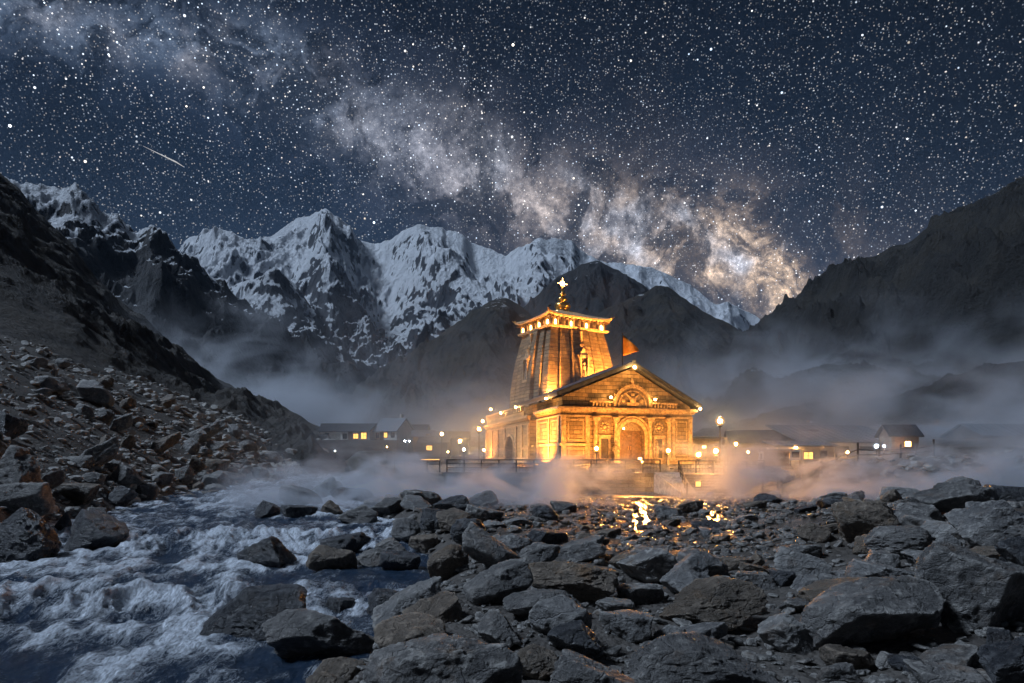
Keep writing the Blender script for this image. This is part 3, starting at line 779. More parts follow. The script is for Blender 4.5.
# tower: stepped plan that narrows in a slow curve upward
TA = R(-13); TC = (7.0, 22.2)
def TTw(v):
    x, y = v[0] * math.cos(TA) + v[1] * math.sin(TA), -v[0] * math.sin(TA) + v[1] * math.cos(TA)
    return TT((TC[0] + x, TC[1] + y, v[2]))
plan = []
# one side of the plan (right to left along -y), half-width 1: corner pier, recess, shoulder, recess, centre bay
side = [(-1.0, .96), (-.70, .96), (-.70, .885), (-.62, .885), (-.62, .99), (-.36, .99), (-.36, .90), (-.29, .90), (-.29, 1.06), (.29, 1.06), (.29, .90), (.36, .90), (.36, .99), (.62, .99), (.62, .885), (.70, .885), (.70, .96)]
for k in range(4):
    an = k * PI / 2
    for (a_, d_) in side:
        x, y = (a_ if abs(a_) < 1 else a_ * .96), -d_
        plan.append((x * math.cos(an) - y * math.sin(an), x * math.sin(an) + y * math.cos(an)))
def thalf(z): # z above temple floor
    f = np.clip((z - 4.6) / (15.2 - 4.6), 0, 1)
    return 5.35 * (1 - f) + 3.95 * f + .35 * math.sin(PI * f)
tm = MB(TTw); V = []; F = []; zs = []
z = 4.6; nC = 27; dz = (15.2 - 4.6) / nC
for k in range(nC):
    zs += [(z + .0, .985), (z + .03, 1.0), (z + dz - .05, 1.0), (z + dz - .02, .985)]; z += dz
K = len(plan)
for zz, s in zs:
    h = thalf(zz) * s; V += [(x * h, y * h, zz) for x, y in plan]
for j in range(len(zs) - 1):
    for i in range(K): F.append((j * K + i, j * K + (i + 1) % K, (j + 1) * K + (i + 1) % K, (j + 1) * K + i))
F.append(tuple((len(zs) - 1) * K + i for i in range(K)))
tm._add(V, F)
tower = tb('tower', tm, M_tower)
# niches with small carved figures on the centre bay of each face
def TF(k):
    an = k * PI / 2
    return lambda v: TTw((v[0] * math.cos(an) - v[1] * math.sin(an), v[0] * math.sin(an) + v[1] * math.cos(an), v[2]))
for k in range(4):
    yb = -thalf(10.5) * 1.06; yt = -thalf(13.8) * 1.06
    m_ = MB(TF(k))
    m_.box(-.62, .62, yb - .25, yb + .3, 9.1, 9.4).box(-.60, -.42, yb - .18, yb + .6, 9.4, 11.8).box(.42, .60, yb - .18, yb + .6, 9.4, 11.8)
    m_.box(-.75, .75, yb + .0, yb + .9, 11.8, 12.1)
    m_.prism([(-.65, 12.1), (.65, 12.1), (0, 13.0)], 1, yb + .1, yb + .9)
    m_.ball((0, yt - .05, 13.25), .32, 8, 6).ball((0, yt + .1, 13.8), .22, 8, 6, 1.3).box(-.12, .12, yt - .1, yt + .3, 13.9, 14.9)
    q = MB(TF(k)).ball((0, yb + .12, 11.15), .22, 8, 6).lathe(0, yb + .12, [(.36, 9.4), (.30, 10.1), (.22, 10.4), (.30, 10.8), (.10, 11.0)], 8)
    ni = tb('niche', m_, M_trim, tower); 
    tb('niche_figure', q, M_relief, tower)
# lamp gallery under the roof: pillars, ledge and little lamps
g_ = MB(TTw); h = thalf(15.2)
g_.frustum(0, 0, 15.20, 15.42, h + .28, h + .28, h + .34, h + .34)
g_.box(-h + .5, h - .5, -h + .5, h - .5, 15.42, 16.50)
tb('gallery_ledge', g_, M_trim, tower)
posn = np.linspace(-h + .12, h - .12, 8)
for k in range(4):
    an = k * PI / 2; ro = lambda x, y: (x * math.cos(an) - y * math.sin(an), x * math.sin(an) + y * math.cos(an))
    for x in posn[:-1]:
        cx, cy_ = ro(x, -h + .05); tb('gallery_post', MB(TTw).box(cx - .14, cx + .14, cy_ - .14, cy_ + .14, 15.42, 16.50), M_trim, tower)
for k in range(4):
    an = k * PI / 2
    for i in range(7):
        x = (posn[i] + posn[i + 1]) / 2
        cx, cy_ = x * math.cos(an) + (h + .02) * math.sin(an), x * math.sin(an) - (h + .02) * math.cos(an)
        if i % 2 == 0:
            tb('gallery_lamp', MB(TTw).lathe(cx, cy_, [(.06, 15.43), (.11, 15.50), (.11, 15.95), (.04, 16.05)], 8), E_gal, tower)
# tower roof: wide upturned eaves, beams beneath, low pyramid
E_ = 4.55
rfv = []; rff = []
NS = 12
def eave(s_, t_):  # t_ along side -1..1
    lift = .10 + .75 * abs(t_) ** 3
    return lift
rings = [(E_, 16.40, 1), (E_ + .02, 16.58, 1), (3.4, 17.02, .3), (2.2, 17.44, 0), (1.3, 17.78, 0), (.9, 17.94, 0)]
rb = MB(TTw); V = []; F = []
for (hw, zz, lf) in rings:
    for k in range(4):
        an = k * PI / 2
        for i in range(NS):
            t_ = -1 + 2 * i / NS
            x, y = t_ * hw, -hw
            V.append((x * math.cos(an) - y * math.sin(an), x * math.sin(an) + y * math.cos(an), zz + lf * .30 * abs(t_) ** 4))
K = 4 * NS
for j in range(len(rings) - 1):
    for i in range(K): F.append((j * K + i, j * K + (i + 1) % K, (j + 1) * K + (i + 1) % K, (j + 1) * K + i))
F.append(tuple(range(K))[::-1]); F.append(tuple((len(rings) - 1) * K + i for i in range(K)))
rb._add(V, F); troof = tb('tower_roof', rb, M_trim)
eb = MB(TTw)
for k in range(4):
    an = k * PI / 2; ca, sa_ = math.cos(an), math.sin(an)
    for x in np.linspace(-4.2, 4.2, 15):
        a_ = (x * ca + 3.7 * sa_, x * sa_ - 3.7 * ca, 16.32); b_ = (x * ca + 4.42 * sa_, x * sa_ - 4.42 * ca, 16.32)
        eb.tube(a_, b_, .09, .08, 4)
tb('eave_beam', eb, M_wood, troof)
tips = MB(TTw)
for sx in (-1, 1):
    for sy in (-1, 1):
        tips.tube((sx * 4.45, sy * 4.45, 16.80), (sx * 4.8, sy * 4.8, 17.05), .12, .03, 6).ball((sx * 4.5, sy * 4.5, 16.95), .14, 7, 5)
tb('eave_finial', tips, M_gold, troof)
fin = MB(TTw).lathe(0, 0, [(1.3, 17.7), (1.35, 17.9), (.85, 18.0), (.6, 18.1), (.95, 18.3), (1.08, 18.6), (.9, 18.95), (.42, 19.1), (.36, 19.2), (.62, 19.32), (.66, 19.5), (.4, 19.68), (.24, 19.8), (.46, 19.92), (.46, 20.08), (.2, 20.22), (.14, 20.5), (.28, 20.62), (.12, 20.8), (.06, 21.3)], 18)
tb('finial', fin, M_gold, troof, smooth=True)
st_ = MB(TTw)
for k in range(8):
    an = k * PI / 4; L_ = .72 if k % 2 == 0 else .40
    st_.tube((0, 0, 21.33), (math.cos(an) * L_, 0, 21.33 + math.sin(an) * L_), .07, .015, 6)
st_.ball((0, 0, 21.33), .26, 10, 8)
tb('finial_light', st_, E_top, troof)

# the flag on the gable
fb = empty('temple_flag', TW(5.9, -.40, 8.45), 0, 'saffron pennant flying from a pole on the gable peak', 'flag')
MB().tube((0, 0, -.1), (0, 0, 2.95), .055, .04, 8).ball((0, 0, 3.0), .08, 8, 6).build('pole', M_iron, fb)
nu, nv = 16, 8; V = []
for i in range(nu + 1):
    s_ = i / nu
    for j in range(nv + 1):
        q = j / nv; top = 2.85 - 1.25 * s_; bot = 1.0 + .45 * s_
        V.append((.04 + 1.45 * s_, .16 * math.sin(s_ * 7 + q) * s_, bot + (top - bot) * q * (1 if s_ < 1 else 0.0)))
me = mesh_np('cloth', V, grid_faces(nu + 1, nv + 1), M_flag)
fo_ = link('cloth', me, fb); md = fo_.modifiers.new('s', 'SOLIDIFY'); md.thickness = .012

# guardian figures beside the door
def guardian(u, label):
    b_ = TW(u, -1.05, -.1)
    o = empty('guardian_statue', b_, UA, label, 'statue', 'guardian statues at the temple door')
    MB().box(-.32, .32, -.28, .28, 0, .32).box(-.26, .26, -.22, .22, .32, .42).build('pedestal', M_trim, o)
    q = MB().lathe(0, 0, [(.17, .42), (.16, .8), (.21, 1.0), (.16, 1.15), (.23, 1.42), (.20, 1.55), (.07, 1.62), (.07, 1.68)], 10)
    q.ball((0, 0, 1.8), .13, 9, 7, 1.15).lathe(0, 0, [(.13, 1.88), (.10, 2.0), (.02, 2.12)], 9)
    q.tube((-.2, 0, 1.5), (-.34, -.05, 1.2), .06, .05, 6).tube((-.34, -.05, 1.2), (-.22, -.22, 1.1), .05, .045, 6)
    q.tube((.2, 0, 1.5), (.36, -.06, 1.22), .06, .05, 6).tube((.36, -.06, 1.22), (.36, -.24, 1.4), .05, .045, 6)
    q.build('figure', M_relief, o)
    return o
guardian(4.95, 'carved stone guardian statue standing left of the arched temple door')
guardian(9.15, 'carved stone guardian statue standing right of the arched temple door')

M_cheek = simple('worn_pale_stone', (.30, .27, .23), .7, 0, .35, 3, .5)
# ------------------------------------------------------------------ terrace, railings, stairs
def place(px, py_, Y): v = at(px, py_, Y); return v
terr = empty('temple_terrace', (0, 0, 0), 0, 'raised stone terrace under the temple with a cheek wall beside its steps', 'terrace')
T0, T1 = (-5.2, 53.6), (11.2, 52.3)     # front edge of the platform
t_ = MB()
t_.prism([(-5.2, 53.6), (11.2, 52.3), (30, 58), (30, 112), (-22, 112), (-9.5, 62)], 2, -.6, 1.55)
t_.build('platform', M_terr, terr)
t_ = MB(); t_.prism([(-5.35, 53.42), (11.3, 52.12), (11.3, 52.7), (-5.1, 54.0)], 2, 1.55, 1.68); t_.build('coping', M_terr, terr)
# upper podium beneath the temple
t_ = MB(lambda v: TT(v)); t_.box(-1.6, WF + 1.4, -2.6, LS + 1.5, -.9, -.25).box(-1.2, WF + 1.0, -2.1, LS + 1.0, -.25, -.1)
o = t_.build('podium', M_terr, terr); o.location = TP
# wide flight of steps on the right, running down towards the stream bed
t_ = MB()
def stair_pt(u, d): # u along the flight, d towards the viewer
    ax, ay = 12.4, 52.6; ux, uy = .94, .12; dx, dy = -.08, -.997
    return (ax + ux * u + dx * d, ay + uy * u + dy * d)
for i in range(8):
    z1 = 1.55 - i * .19; d1 = .45 * (i + 1)
    t_.prism([stair_pt(0, -3), stair_pt(8.2, -3), stair_pt(8.2, d1), stair_pt(0, d1)], 2, -.5, z1 - .002 * i)
t_.build('stairs', M_terr, terr)
t_ = MB()
V = [(10.6, 52.25, -.5), (12.7, 52.45, -.5), (13.0, 49.3, -.5), (11.9, 49.1, -.5), (10.6, 52.25, 1.72), (12.7, 52.45, 1.72), (13.0, 49.3, .32), (11.9, 49.1, .32)]
t_._add(V, [(0, 1, 2, 3), (4, 5, 6, 7), (0, 1, 5, 4), (1, 2, 6, 5), (2, 3, 7, 6), (3, 0, 4, 7)])
t_.build('cheek_wall', M_cheek, terr)

def railing(p0, p1, npost, h, label, name='railing', mat=None, bars=True, lean=0, nr=3, pr=.05, group='railings round the temple terrace'):
    mat = mat or M_iron
    p0 = Vector(p0); p1 = Vector(p1)
    o = empty(name, p0, 0, label, 'railing' if name == 'railing' else 'fence', group)
    d = p1 - p0
    for i in range(npost):
        q = d * (i / (npost - 1)); MB().box(q.x - pr, q.x + pr, q.y - pr, q.y + pr, q.z, q.z + h).build('post', mat, o)
    for k in range(nr):
        z = h * (.97 - .30 * k)
        r_ = MB().tube((0, 0, z), (d.x, d.y, d.z + z), .032 if k else .045, None, 6)
        r_.build('rail', mat, o)
    if bars:
        b_ = MB(); nb = int(d.length / .24)
        for i in range(1, nb):
            q = d * (i / nb); b_.tube((q.x, q.y, q.z + .1), (q.x, q.y, q.z + h * .66), .014, None, 4)
        b_.build('baluster', mat, o)
    return o
railing((-5.0, 53.8, 1.66), (3.0, 53.15, 1.66), 7, 1.0, 'dark metal railing along the terrace edge under the near temple corner', bars=True)
railing((3.4, 53.1, 1.66), (11.1, 52.5, 1.66), 7, 1.0, 'metal railing on the terrace in front of the arched door', bars=True)
s0 = stair_pt(0.15, 0); s1 = stair_pt(0.15, 3.6)
railing((s0[0], s0[1], 1.55), (s1[0], s1[1], .03), 5, 1.0, 'sloping handrail down the left side of the temple steps', bars=False, nr=3)
s0 = stair_pt(4.0, 0); s1 = stair_pt(4.0, 3.6)
railing((s0[0], s0[1], 1.55), (s1[0], s1[1], .03), 5, .95, 'sloping handrail down the middle of the temple steps', bars=False, nr=2)
railing((-10.4, 62, 1.66), (-5.6, 54.2, 1.66), 5, .9, 'railing running back along the terrace left of the temple', bars=False, nr=2)
s0 = stair_pt(.5, -2.2)
railing((s0[0], s0[1], 1.57), (stair_pt(8.0, -2.2)[0], stair_pt(8.0, -2.2)[1], 1.57), 6, 1.0, 'railing at the head of the broad temple steps', bars=True)
# wooden fence along the village bench, posts of uneven height
fpts = [(763, 485, 48, 1.25), (782, 481, 50, 1.1), (802, 478, 52, 1.05), (822, 475, 54, 1.0), (837, 473, 56, .95), (858, 470, 58, 1.6), (879, 467, 60, 1.1), (900.5, 466, 60, 1.25), (916, 465.5, 60, 1.2), (934, 465, 60, 1.5)]
fence = empty('wooden_fence', at(763, 485, 48), 0, 'rough timber post and rail fence receding right past the village', 'fence')
f0 = at(763, 485, 48); prev = None; frng = random.Random(4)
FP = []
for (px, py_, Y, h) in fpts:
    v = at(px, py_, Y); v.z = float(ground([v.x], [v.y])[0]) ; FP.append((v, h))
    q = v - f0 
    MB().tube((q.x, q.y, q.z - .3), (q.x + frng.uniform(-.06, .06), q.y, q.z + h), .10, .085, 7).build('post', M_darkwood, fence)
for (a_, ha), (b_, hb) in zip(FP[:-1], FP[1:]):
    for k in (.82, .45):
        MB().tube(tuple(a_ - f0 + Vector((0, -.12, ha * k * .8))), tuple(b_ - f0 + Vector((0, -.12, hb * k * .8))), .05, .045, 6).build('rail', M_darkwood, fence)
fence2 = empty('wooden_fence', at(700, 486, 50), 0, 'low timber fence between the temple steps and the village kiosk', 'fence')
f0 = at(700, 486, 50); FP = []
for (px, Y, h) in ((778, 50.5, 1.0), (768, 52, 1.0), (757, 53.5, 1.0), (747, 55, 1.0), (737, 57, 1.0), (728, 59, 1.0)):
    v = at(px, 470, Y); v.z = float(ground([v.x], [v.y])[0]); FP.append((v, h)); q = v - f0
    MB().tube((q.x, q.y, q.z - .3), (q.x, q.y, q.z + h), .08, .07, 7).build('post', M_darkwood, fence2)
for (a_, ha), (b_, hb) in zip(FP[:-1], FP[1:]):
    for k in (.85, .45):
        MB().tube(tuple(a_ - f0 + Vector((0, -.1, ha * k))), tuple(b_ - f0 + Vector((0, -.1, hb * k))), .045, .04, 6).build('rail', M_darkwood, fence2)

# ------------------------------------------------------------------ lamps of the temple and village
def L(px, py, Y, h, label, kind='warm', r=.17):
    v = at(px, py, Y); post_lamp((v.x, v.y, v.z - h), h, label, kind, r)
L(596.5, 448.6, 57.2, 1.9, 'globe lamp on a short post before the left small door of the temple', 'warm', .20)
L(668.3, 450.6, 59.8, 2.0, 'globe lamp on a short post before the right small door of the temple', 'warm', .20)
L(698.6, 454.6, 60.5, 2.1, 'bright globe lamp just beyond the right corner of the temple', 'warm', .27)
L(716, 451, 62, 2.4, 'bright globe lamp beside the tall white one right of the temple', 'warm', .29)
L(720, 421, 66, 5.2, 'tallest lamp post right of the temple, with a white globe', 'white', .30)
L(736, 444, 64, 3.0, 'amber lamp post over the near end of the low fence', 'warm', .19)
L(726, 467, 56, 1.0, 'small pale lamp low by the foot of the temple steps', 'white', .11)
L(765, 438, 84, 5, 'brighter of two amber lamps over the dark shed roof', 'warm', .22)
L(755, 437.5, 92, 5, 'fainter of two amber lamps over the dark shed roof', 'warm', .17)
L(796, 447, 66, 2.6, 'amber lamp standing behind the village notice kiosk', 'warm', .19)
L(847.5, 452.5, 66, 2.2, 'amber lamp before the middle of the long pale shed', 'warm', .17)
L(876.5, 446, 66, 2.8, 'cold white lamp before the long shed, left of a pair', 'cool', .20)
L(884, 446, 66.5, 2.8, 'cold white lamp before the long shed, right of a pair', 'cool', .14)
L(879.5, 457, 62, 1.3, 'tiny amber lamp below the pair of cold white lamps', 'small', .11)
L(479, 429, 84, 4.6, 'amber lamp post off the far left corner of the temple', 'warm', .27)
L(460, 441, 86, 3.6, 'amber lamp post midway between temple and left village', 'warm', .25)
L(441.8, 434, 100, 5, 'pale lamp on a tall post near the left village', 'white', .26)
L(464, 449.5, 80, 1.7, 'low white lamp beside the left amber lamp post', 'white', .17)
L(484, 450, 78, 1.8, 'low amber lamp hard by the far left corner of the temple', 'small', .17)
L(405, 441, 118, 2.4, 'small cold lamp by the left village wall, left of a pair', 'cool', .17)
L(409, 441, 118, 2.4, 'small cold lamp by the left village wall, right of a pair', 'cool', .17)
L(335, 451, 112, 1.2, 'tiny cold lamp low on the scree under the left village', 'cool', .10)
L(783, 449, 70, 2.0, 'small amber lamp over the left end of the notice kiosk', 'small', .14)
L(826, 449, 71, 2.2, 'small amber lamp between the small lit shed and the long pale shed', 'small', .13)
L(925, 450, 72, 2.0, 'small amber lamp right of the tall narrow hut', 'small', .11)
L(748, 452, 67, 1.8, 'small amber lamp beside the near dark shed', 'small', .15)
L(387, 447, 125, 2.0, 'small amber lamp below the tallest left village house', 'small', .16)
L(448, 452, 100, 1.6, 'small amber lamp low between the left amber posts', 'small', .15)
# bulbs on the building
def B(u, v, z, r, label): 
    p = TW(u, v, z); o = bulb(p, r, label)
B(6.95, -.72, 8.42, .20, 'bright bulb under the peak of the gable')
B(4.75, -.30, 5.75, .14, 'bulb at the left foot of the carved lunette')
B(9.30, -.30, 5.70, .14, 'bulb at the right foot of the carved lunette')
B(6.3, .30, 3.05, .10, 'bulb hanging inside the door arch')
B(WF + .55, -.55, 4.95, .15, 'bulb at the right end of the gable eave')
B(-.72, 2.5, 5.70, .14, 'bulb under the left eave nearest the front')
B(-.62, 15.5, 5.80, .16, 'bulb on the side parapet where the pitched roof ends')
B(-.50, 24.5, 5.70, .18, 'bulb on the side parapet past the side archway')
B(-.45, 31.5, 6.6, .20, 'raised bulb on the side parapet near the far end')
B(-.70, 36.4, 5.3, .25, 'bulb on the far left corner of the temple')
# floodlights: warm, aimed up the walls and the tower
G1 = 'floodlights washing the temple stone'
def FL(u, v, z, tu, tv, tz, e, ang, label): spot('floodlight', TW(u, v, z), TW(tu, tv, tz), e, R(ang), label, G1)
FL(1.6, -3.6, -.5, 1.6, 0, 3.0, 3189, 100, 'floodlight on the terrace before the left end of the front wall')
FL(5.2, -4.6, -.5, 6.4, 0, 4.2, 4652, 95, 'floodlight on the terrace left of the door axis')
FL(8.9, -4.6, -.5, 7.7, 0, 4.2, 4652, 95, 'floodlight on the terrace right of the door axis')
FL(12.4, -3.6, -.5, 12.0, 0, 3.0, 3189, 100, 'floodlight on the terrace before the right end of the front wall')
FL(-3.2, 4.0, -.5, 0, 4.4, 3.2, 25506, 105, 'floodlight beside the side wall nearest the front')
FL(-3.6, 13.5, -.6, 0, 14.0, 3.2, 38654, 110, 'floodlight beside the side wall before the archway')
FL(-3.8, 25.5, -.6, 0, 26, 3.2, 43285, 110, 'floodlight beside the side wall beyond the archway')
FL(-3.8, 33.5, -.6, 0, 33, 3.2, 38654, 110, 'floodlight beside the far end of the side wall')
G1 = 'floodlights on the flat roof round the tower'
FL(3.2, 15.2, 6.3, 4.2, 17.5, 12.5, 22987, 75, 'roof floodlight under the left half of the tower front')
FL(11.2, 15.2, 6.0, 10.0, 18.0, 12.0, 49260, 75, 'roof floodlight under the right half of the tower front')
FL(.55, 19.4, 5.1, 2.6, 20.5, 11.5, 78583, 80, 'roof floodlight under the near part of the tower side')
FL(.55, 26.0, 5.1, 2.6, 24.0, 12, 147349, 80, 'roof floodlight under the far part of the tower side')
for du_, dv_, w_ in ((-2.4, -2.4, 'left'), (2.4, -2.4, 'right')):  # added lights, put here only to brighten the gilt finial
    spot('floodlight', TW(TC[0] + du_, TC[1] + dv_, 18.05), TW(TC[0], TC[1], 19.4), 260, R(60), 'small added floodlight on the tower roof at the ' + w_ + ' of the gilt finial', 'added floodlights on the tower roof')
G2 = 'added floodlights facing the wet flats'  # added lights that throw a warm glow onto flats and boulders
for (px_, py_, Y_, tx, ty, e_, lab_) in ((704, 447, 57.5, 9, 31, 17000, 'added floodlight at the head of the steps aimed out over the wet flats'), (640, 459, 53.2, 5, 30, 13000, 'added floodlight on the terrace coping aimed out over the boulders')):
    spot('floodlight', at(px_, py_, Y_), (tx, ty, 0), e_, R(110), lab_, G2, size=.3)

# ------------------------------------------------------------------ village
def house(name, loc, rz, wd, dp, hw, hr, wallm, roofm, label, wins=(), lit=(), group='village houses', door=None, over=.35, chim=False, mono=False):
    o = empty(name, loc, rz, label, 'house' if 'house' in name else name.replace('_', ' '), group)
    b_ = MB().box(-wd / 2, wd / 2, 0, dp, -1.0, hw)
    if not mono: 
        b_.prism([(0, hw), (dp, hw), (dp / 2, hw + hr)], 0, -wd / 2, wd / 2)
    b_.build('wall', wallm, o)
    th = .14
    r_ = MB()
    if mono:
        r_.prism([(-over, hw + .02), (dp + over, hw + hr), (dp + over, hw + hr + th), (-over, hw + .02 + th)], 0, -wd / 2 - over, wd / 2 + over)
    else:
        k = hr / (dp / 2)
        r_.prism([(-over, hw - over * k + .02), (dp / 2, hw + hr + .02), (dp / 2, hw + hr + .02 + th), (-over, hw - over * k + .02 + th)], 0, -wd / 2 - over, wd / 2 + over)
        r_.prism([(dp + over, hw - over * k + .02), (dp / 2, hw + hr + .02), (dp / 2, hw + hr + .02 + th), (dp + over, hw - over * k + .02 + th)], 0, -wd / 2 - over, wd / 2 + over)
    rf = r_.build('roof', roofm, o)
    sm = MB()
    for x in np.arange(-wd / 2, wd / 2, .8):
        if mono: sm.prism([(-over, hw + .02 + th), (dp + over, hw + hr + th), (dp + over, hw + hr + th + .05), (-over, hw + .07 + th)], 0, x, x + .06)
        else: sm.prism([(-over, hw - over * hr / (dp / 2) + .02 + th), (dp / 2, hw + hr + .02 + th), (dp / 2, hw + hr + .07 + th), (-over, hw - over * hr / (dp / 2) + .07 + th)], 0, x, x + .06)
    sm.build('roof_rib', roofm, rf)
    if chim: MB().box(wd * .22, wd * .22 + .5, dp * .55, dp * .55 + .5, hw, hw + hr + .9).build('chimney', wallm, rf)
    for i, (x, z, w_, h_) in enumerate(wins):
        f = MB().box(x - w_ / 2 - .07, x + w_ / 2 + .07, -.06, -.002, z - .07, z + h_ + .07).build('window', M_darkwood, o)
        MB().box(x - w_ / 2, x + w_ / 2, -.075, -.061, z, z + h_).build('pane', E_win if i in lit else M_glass, f)
        MB().box(x - .025, x + .025, -.095, -.076, z, z + h_).box(x - w_ / 2, x + w_ / 2, -.095, -.076, z + h_ * .5 - .02, z + h_ * .5 + .02).build('glazing_bar', M_darkwood, f)
    if door is not None:
        x = door; d = MB().box(x - .45, x + .45, -.05, -.002, 0, 2.0).build('door', M_wood, o)
        MB().box(x + .3, x + .36, -.10, -.05, .95, 1.1).build('handle', M_iron, d)
    return o
M_glass, t, b = newmat('dark_glass'); b.inputs['Base Color'].default_value = (.02, .025, .03, 1); b.inputs['Roughness'].default_value = .08
def VH(px, py, Y): v = at(px, py, Y); return (v.x, v.y, v.z)
# left village on its embankment
GL = 'houses of the left village'
vb = MB().prism([(-43, 128), (-21, 128), (-17, 131), (-17, 134), (-43, 134)], 2, 2.0, 5.75)
o = vb.build('retaining_wall', M_wall); setp(o, 'long rubble retaining wall under the left village houses', 'retaining wall')
house('village_house', VH(333, 439, 141), R(4), 5.0, 5, 1.6, 1.5, M_lime, M_tin2, 'leftmost village house, low with a dark hipped-looking roof', [(-1.2, .6, .7, .6)], (), GL)
house('village_house', VH(355, 441, 138), R(-14), 6.2, 5, 2.0, 1.4, M_lime, M_tin2, 'white-walled village house with two lit windows behind the embankment', [(-2.2, .5, .8, .9), (.2, .5, 1.0, .9), (1.9, .4, 1.1, 1.2)], (1, 2), GL, door=-1.0)
house('village_house', VH(385, 441, 137), R(-32), 6.0, 5.0, 2.1, 2.3, M_lime, M_tin, 'tallest house of the left village, pale gable and steep grey roof', [(-1.9, .7, .8, .9), (.2, .7, .8, .9), (2.0, .7, .8, .9)], (1,), GL, door=-.8, chim=True)
house('village_house', VH(410, 441, 150), R(0), 7.0, 5, 2.2, 1.3, M_hut, M_tin2, 'dark village house behind the pair of small cold lamps', [(-1.2, .6, .8, .8), (1.4, .6, .8, .8)], (), GL)
house('village_house', VH(433, 452, 112), R(-5), 4.6, 3.5, 1.5, .8, M_hut, M_tin2, 'small hut with one glowing window left of the amber lamp post', [(-.6, .3, .9, .7)], (0,), GL)
house('village_house', VH(424, 446, 116), R(6), 3.6, 3.2, 1.6, .9, M_hut, M_tin, 'small hut with a lit gable lantern beside the left village', [(-.5, .5, .7, .7)], (), GL, door=.7)
house('village_house', VH(452, 449, 122), R(0), 5.4, 4, 1.9, 1.1, M_hut, M_tin2, 'unlit hut standing behind the left amber lamp posts', [(0, .6, .8, .7)], (), GL)
# terrace wall with strip light by the left huts
o = MB().box(0, 3.0, 0, .3, 0, .4).build('low_wall', M_wall, None, tuple(at(421, 462, 92))); setp(o, 'low wall block with a lamp strip below the left huts', 'low wall')
ls = MB().box(0, 2.4, -.05, 0, .28, .36).build('lamp_strip', E_win, o)
# right village
GR = 'buildings of the right village'
house('stone_house', VH(702, 461, 72), R(20), 4.6, 4.0, 2.3, .25, M_ashlar, M_slate, 'squat stone block house just right of the temple', [(-1.2, .9, .6, .7), (.9, .9, .6, .7)], (), GR, mono=True)
house('shed', VH(776, 459, 74), R(-8), 9.0, 4.5, 1.7, 1.3, M_hut, M_tin2, 'low shed with a dark ridged roof behind the notice kiosk', [(-3.0, .5, .9, .8), (2.6, .5, .9, .7)], (1,), GR)
house('shed', VH(806, 462, 66), R(-4), 5.2, 3.6, 1.4, .55, M_plaster, M_tin, 'small flat-roofed shed with two glowing openings beside the kiosk', [(-1.5, .35, 1.1, .45), (.2, .30, .8, .6), (1.6, .5, .5, .5)], (0, 1), GR, mono=True)
house('shed', VH(853, 462, 72), R(10), 11.5, 6.0, 1.9, 2.0, M_plaster, M_tin, 'long pale shed with a sloping tin roof and dark openings', [(-4.2, .5, 1.3, .8), (-1.5, .2, 1.9, 1.35), (1.6, .2, 1.6, 1.35), (4.3, .4, 1.0, 1.0)], (), GR, mono=True, door=3.1)
hk = house('hut', VH(905, 458, 67), R(-6), 2.5, 2.8, 2.2, .9, M_hut, M_tin2, 'tall narrow hut with a lantern on its front wall', [(.9, .5, .35, 1.0)], (), GR, door=-.5)
house('shed', VH(945, 452, 90), R(14), 9.5, 6, 1.9, 1.7, M_hut, M_tin, 'long dark shed with a pale roof edge behind the hut', [(-2.5, .6, 1.0, .9), (1.2, .6, 1.0, .9)], (), GR, mono=True, door=3.2)
house('shed', VH(1016, 449, 74), R(12), 8.5, 5, 1.4, 1.2, M_hut, M_tin, 'low shed with a blue-grey roof at the far right edge', [(-1.5, .4, .8, .7)], (), GR)
def lantern(px, py, Y, label):
    v = at(px, py, Y); o = empty('wall_lantern', v, 0, label, 'lantern')
    MB().box(-.20, .20, -.20, .20, -.27, -.22).frustum(0, 0, .22, .38, .24, .24, .04, .04).box(-.03, .03, .1, .3, .3, .36).build('frame', M_iron, o)
    MB().box(-.17, .17, -.17, .17, -.22, .22).build('glass', emitter('lantern_glass', (1.0, .46, .10), 30), o)
lantern(908, 444, 65.6, 'square orange lantern on the front of the tall narrow hut')
lantern(420, 440.5, 115.6, 'orange lantern on the small hut of the left village')
# notice kiosk
kv = at(776.5, 466, 56); k_ = empty('notice_kiosk', kv, R(-3), 'brown notice kiosk with a white framed board on each side', 'kiosk')
MB().box(-1.0, 1.0, 0, .5, 0, 1.25).build('body', M_board, k_)
MB().box(-.85, .85, -.03, -.002, .45, 1.1).build('poster', M_wood, k_)
MB().box(-1.2, 1.2, -.15, .6, 1.25, 1.33).build('roof', M_tin2, k_)
for x0, x1, z0, z1 in ((-1.42, -1.04, .3, 1.2), (1.04, 1.86, .45, 1.35)):
    q = MB().box(x0, x1, -.1, .0, z0, z1).build('side_board', M_white, k_)
    MB().box(x0 + .11, x1 - .11, -.115, -.101, z0 + .22, z1 - .2).build('notice', M_slate, q)
    MB().box(x0 + .02, x0 + .08, -.08, 0, 0, z0).box(x1 - .08, x1 - .02, -.08, 0, 0, z0).build('board_leg', M_darkwood, q)
for (px, py_, Y, lab) in ((727, 470, 55, 'amber square light block at the right end of the temple steps'), (698, 484, 50.5, 'amber square light block low on the temple steps')):
    v = at(px, py_, Y); o = empty('step_light', v, 0, lab, 'step light')
    MB().box(-.24, .24, -.03, .2, -.24, .24).build('case', M_iron, o); MB().box(-.17, .17, -.05, -.031, -.17, .17).build('lens', E_win, o)
# the meteor
mt = MB().tube(at(143, 146, 9500), at(176, 162, 9500), 1.5, 9, 6).tube(at(176, 162, 9500), at(184, 167, 9500), 9, 2, 6).build('meteor', emitter('meteor_glow', (.9, .85, .8), .55))
setp(mt, 'thin meteor streak crossing the stars above the left peaks', 'meteor')

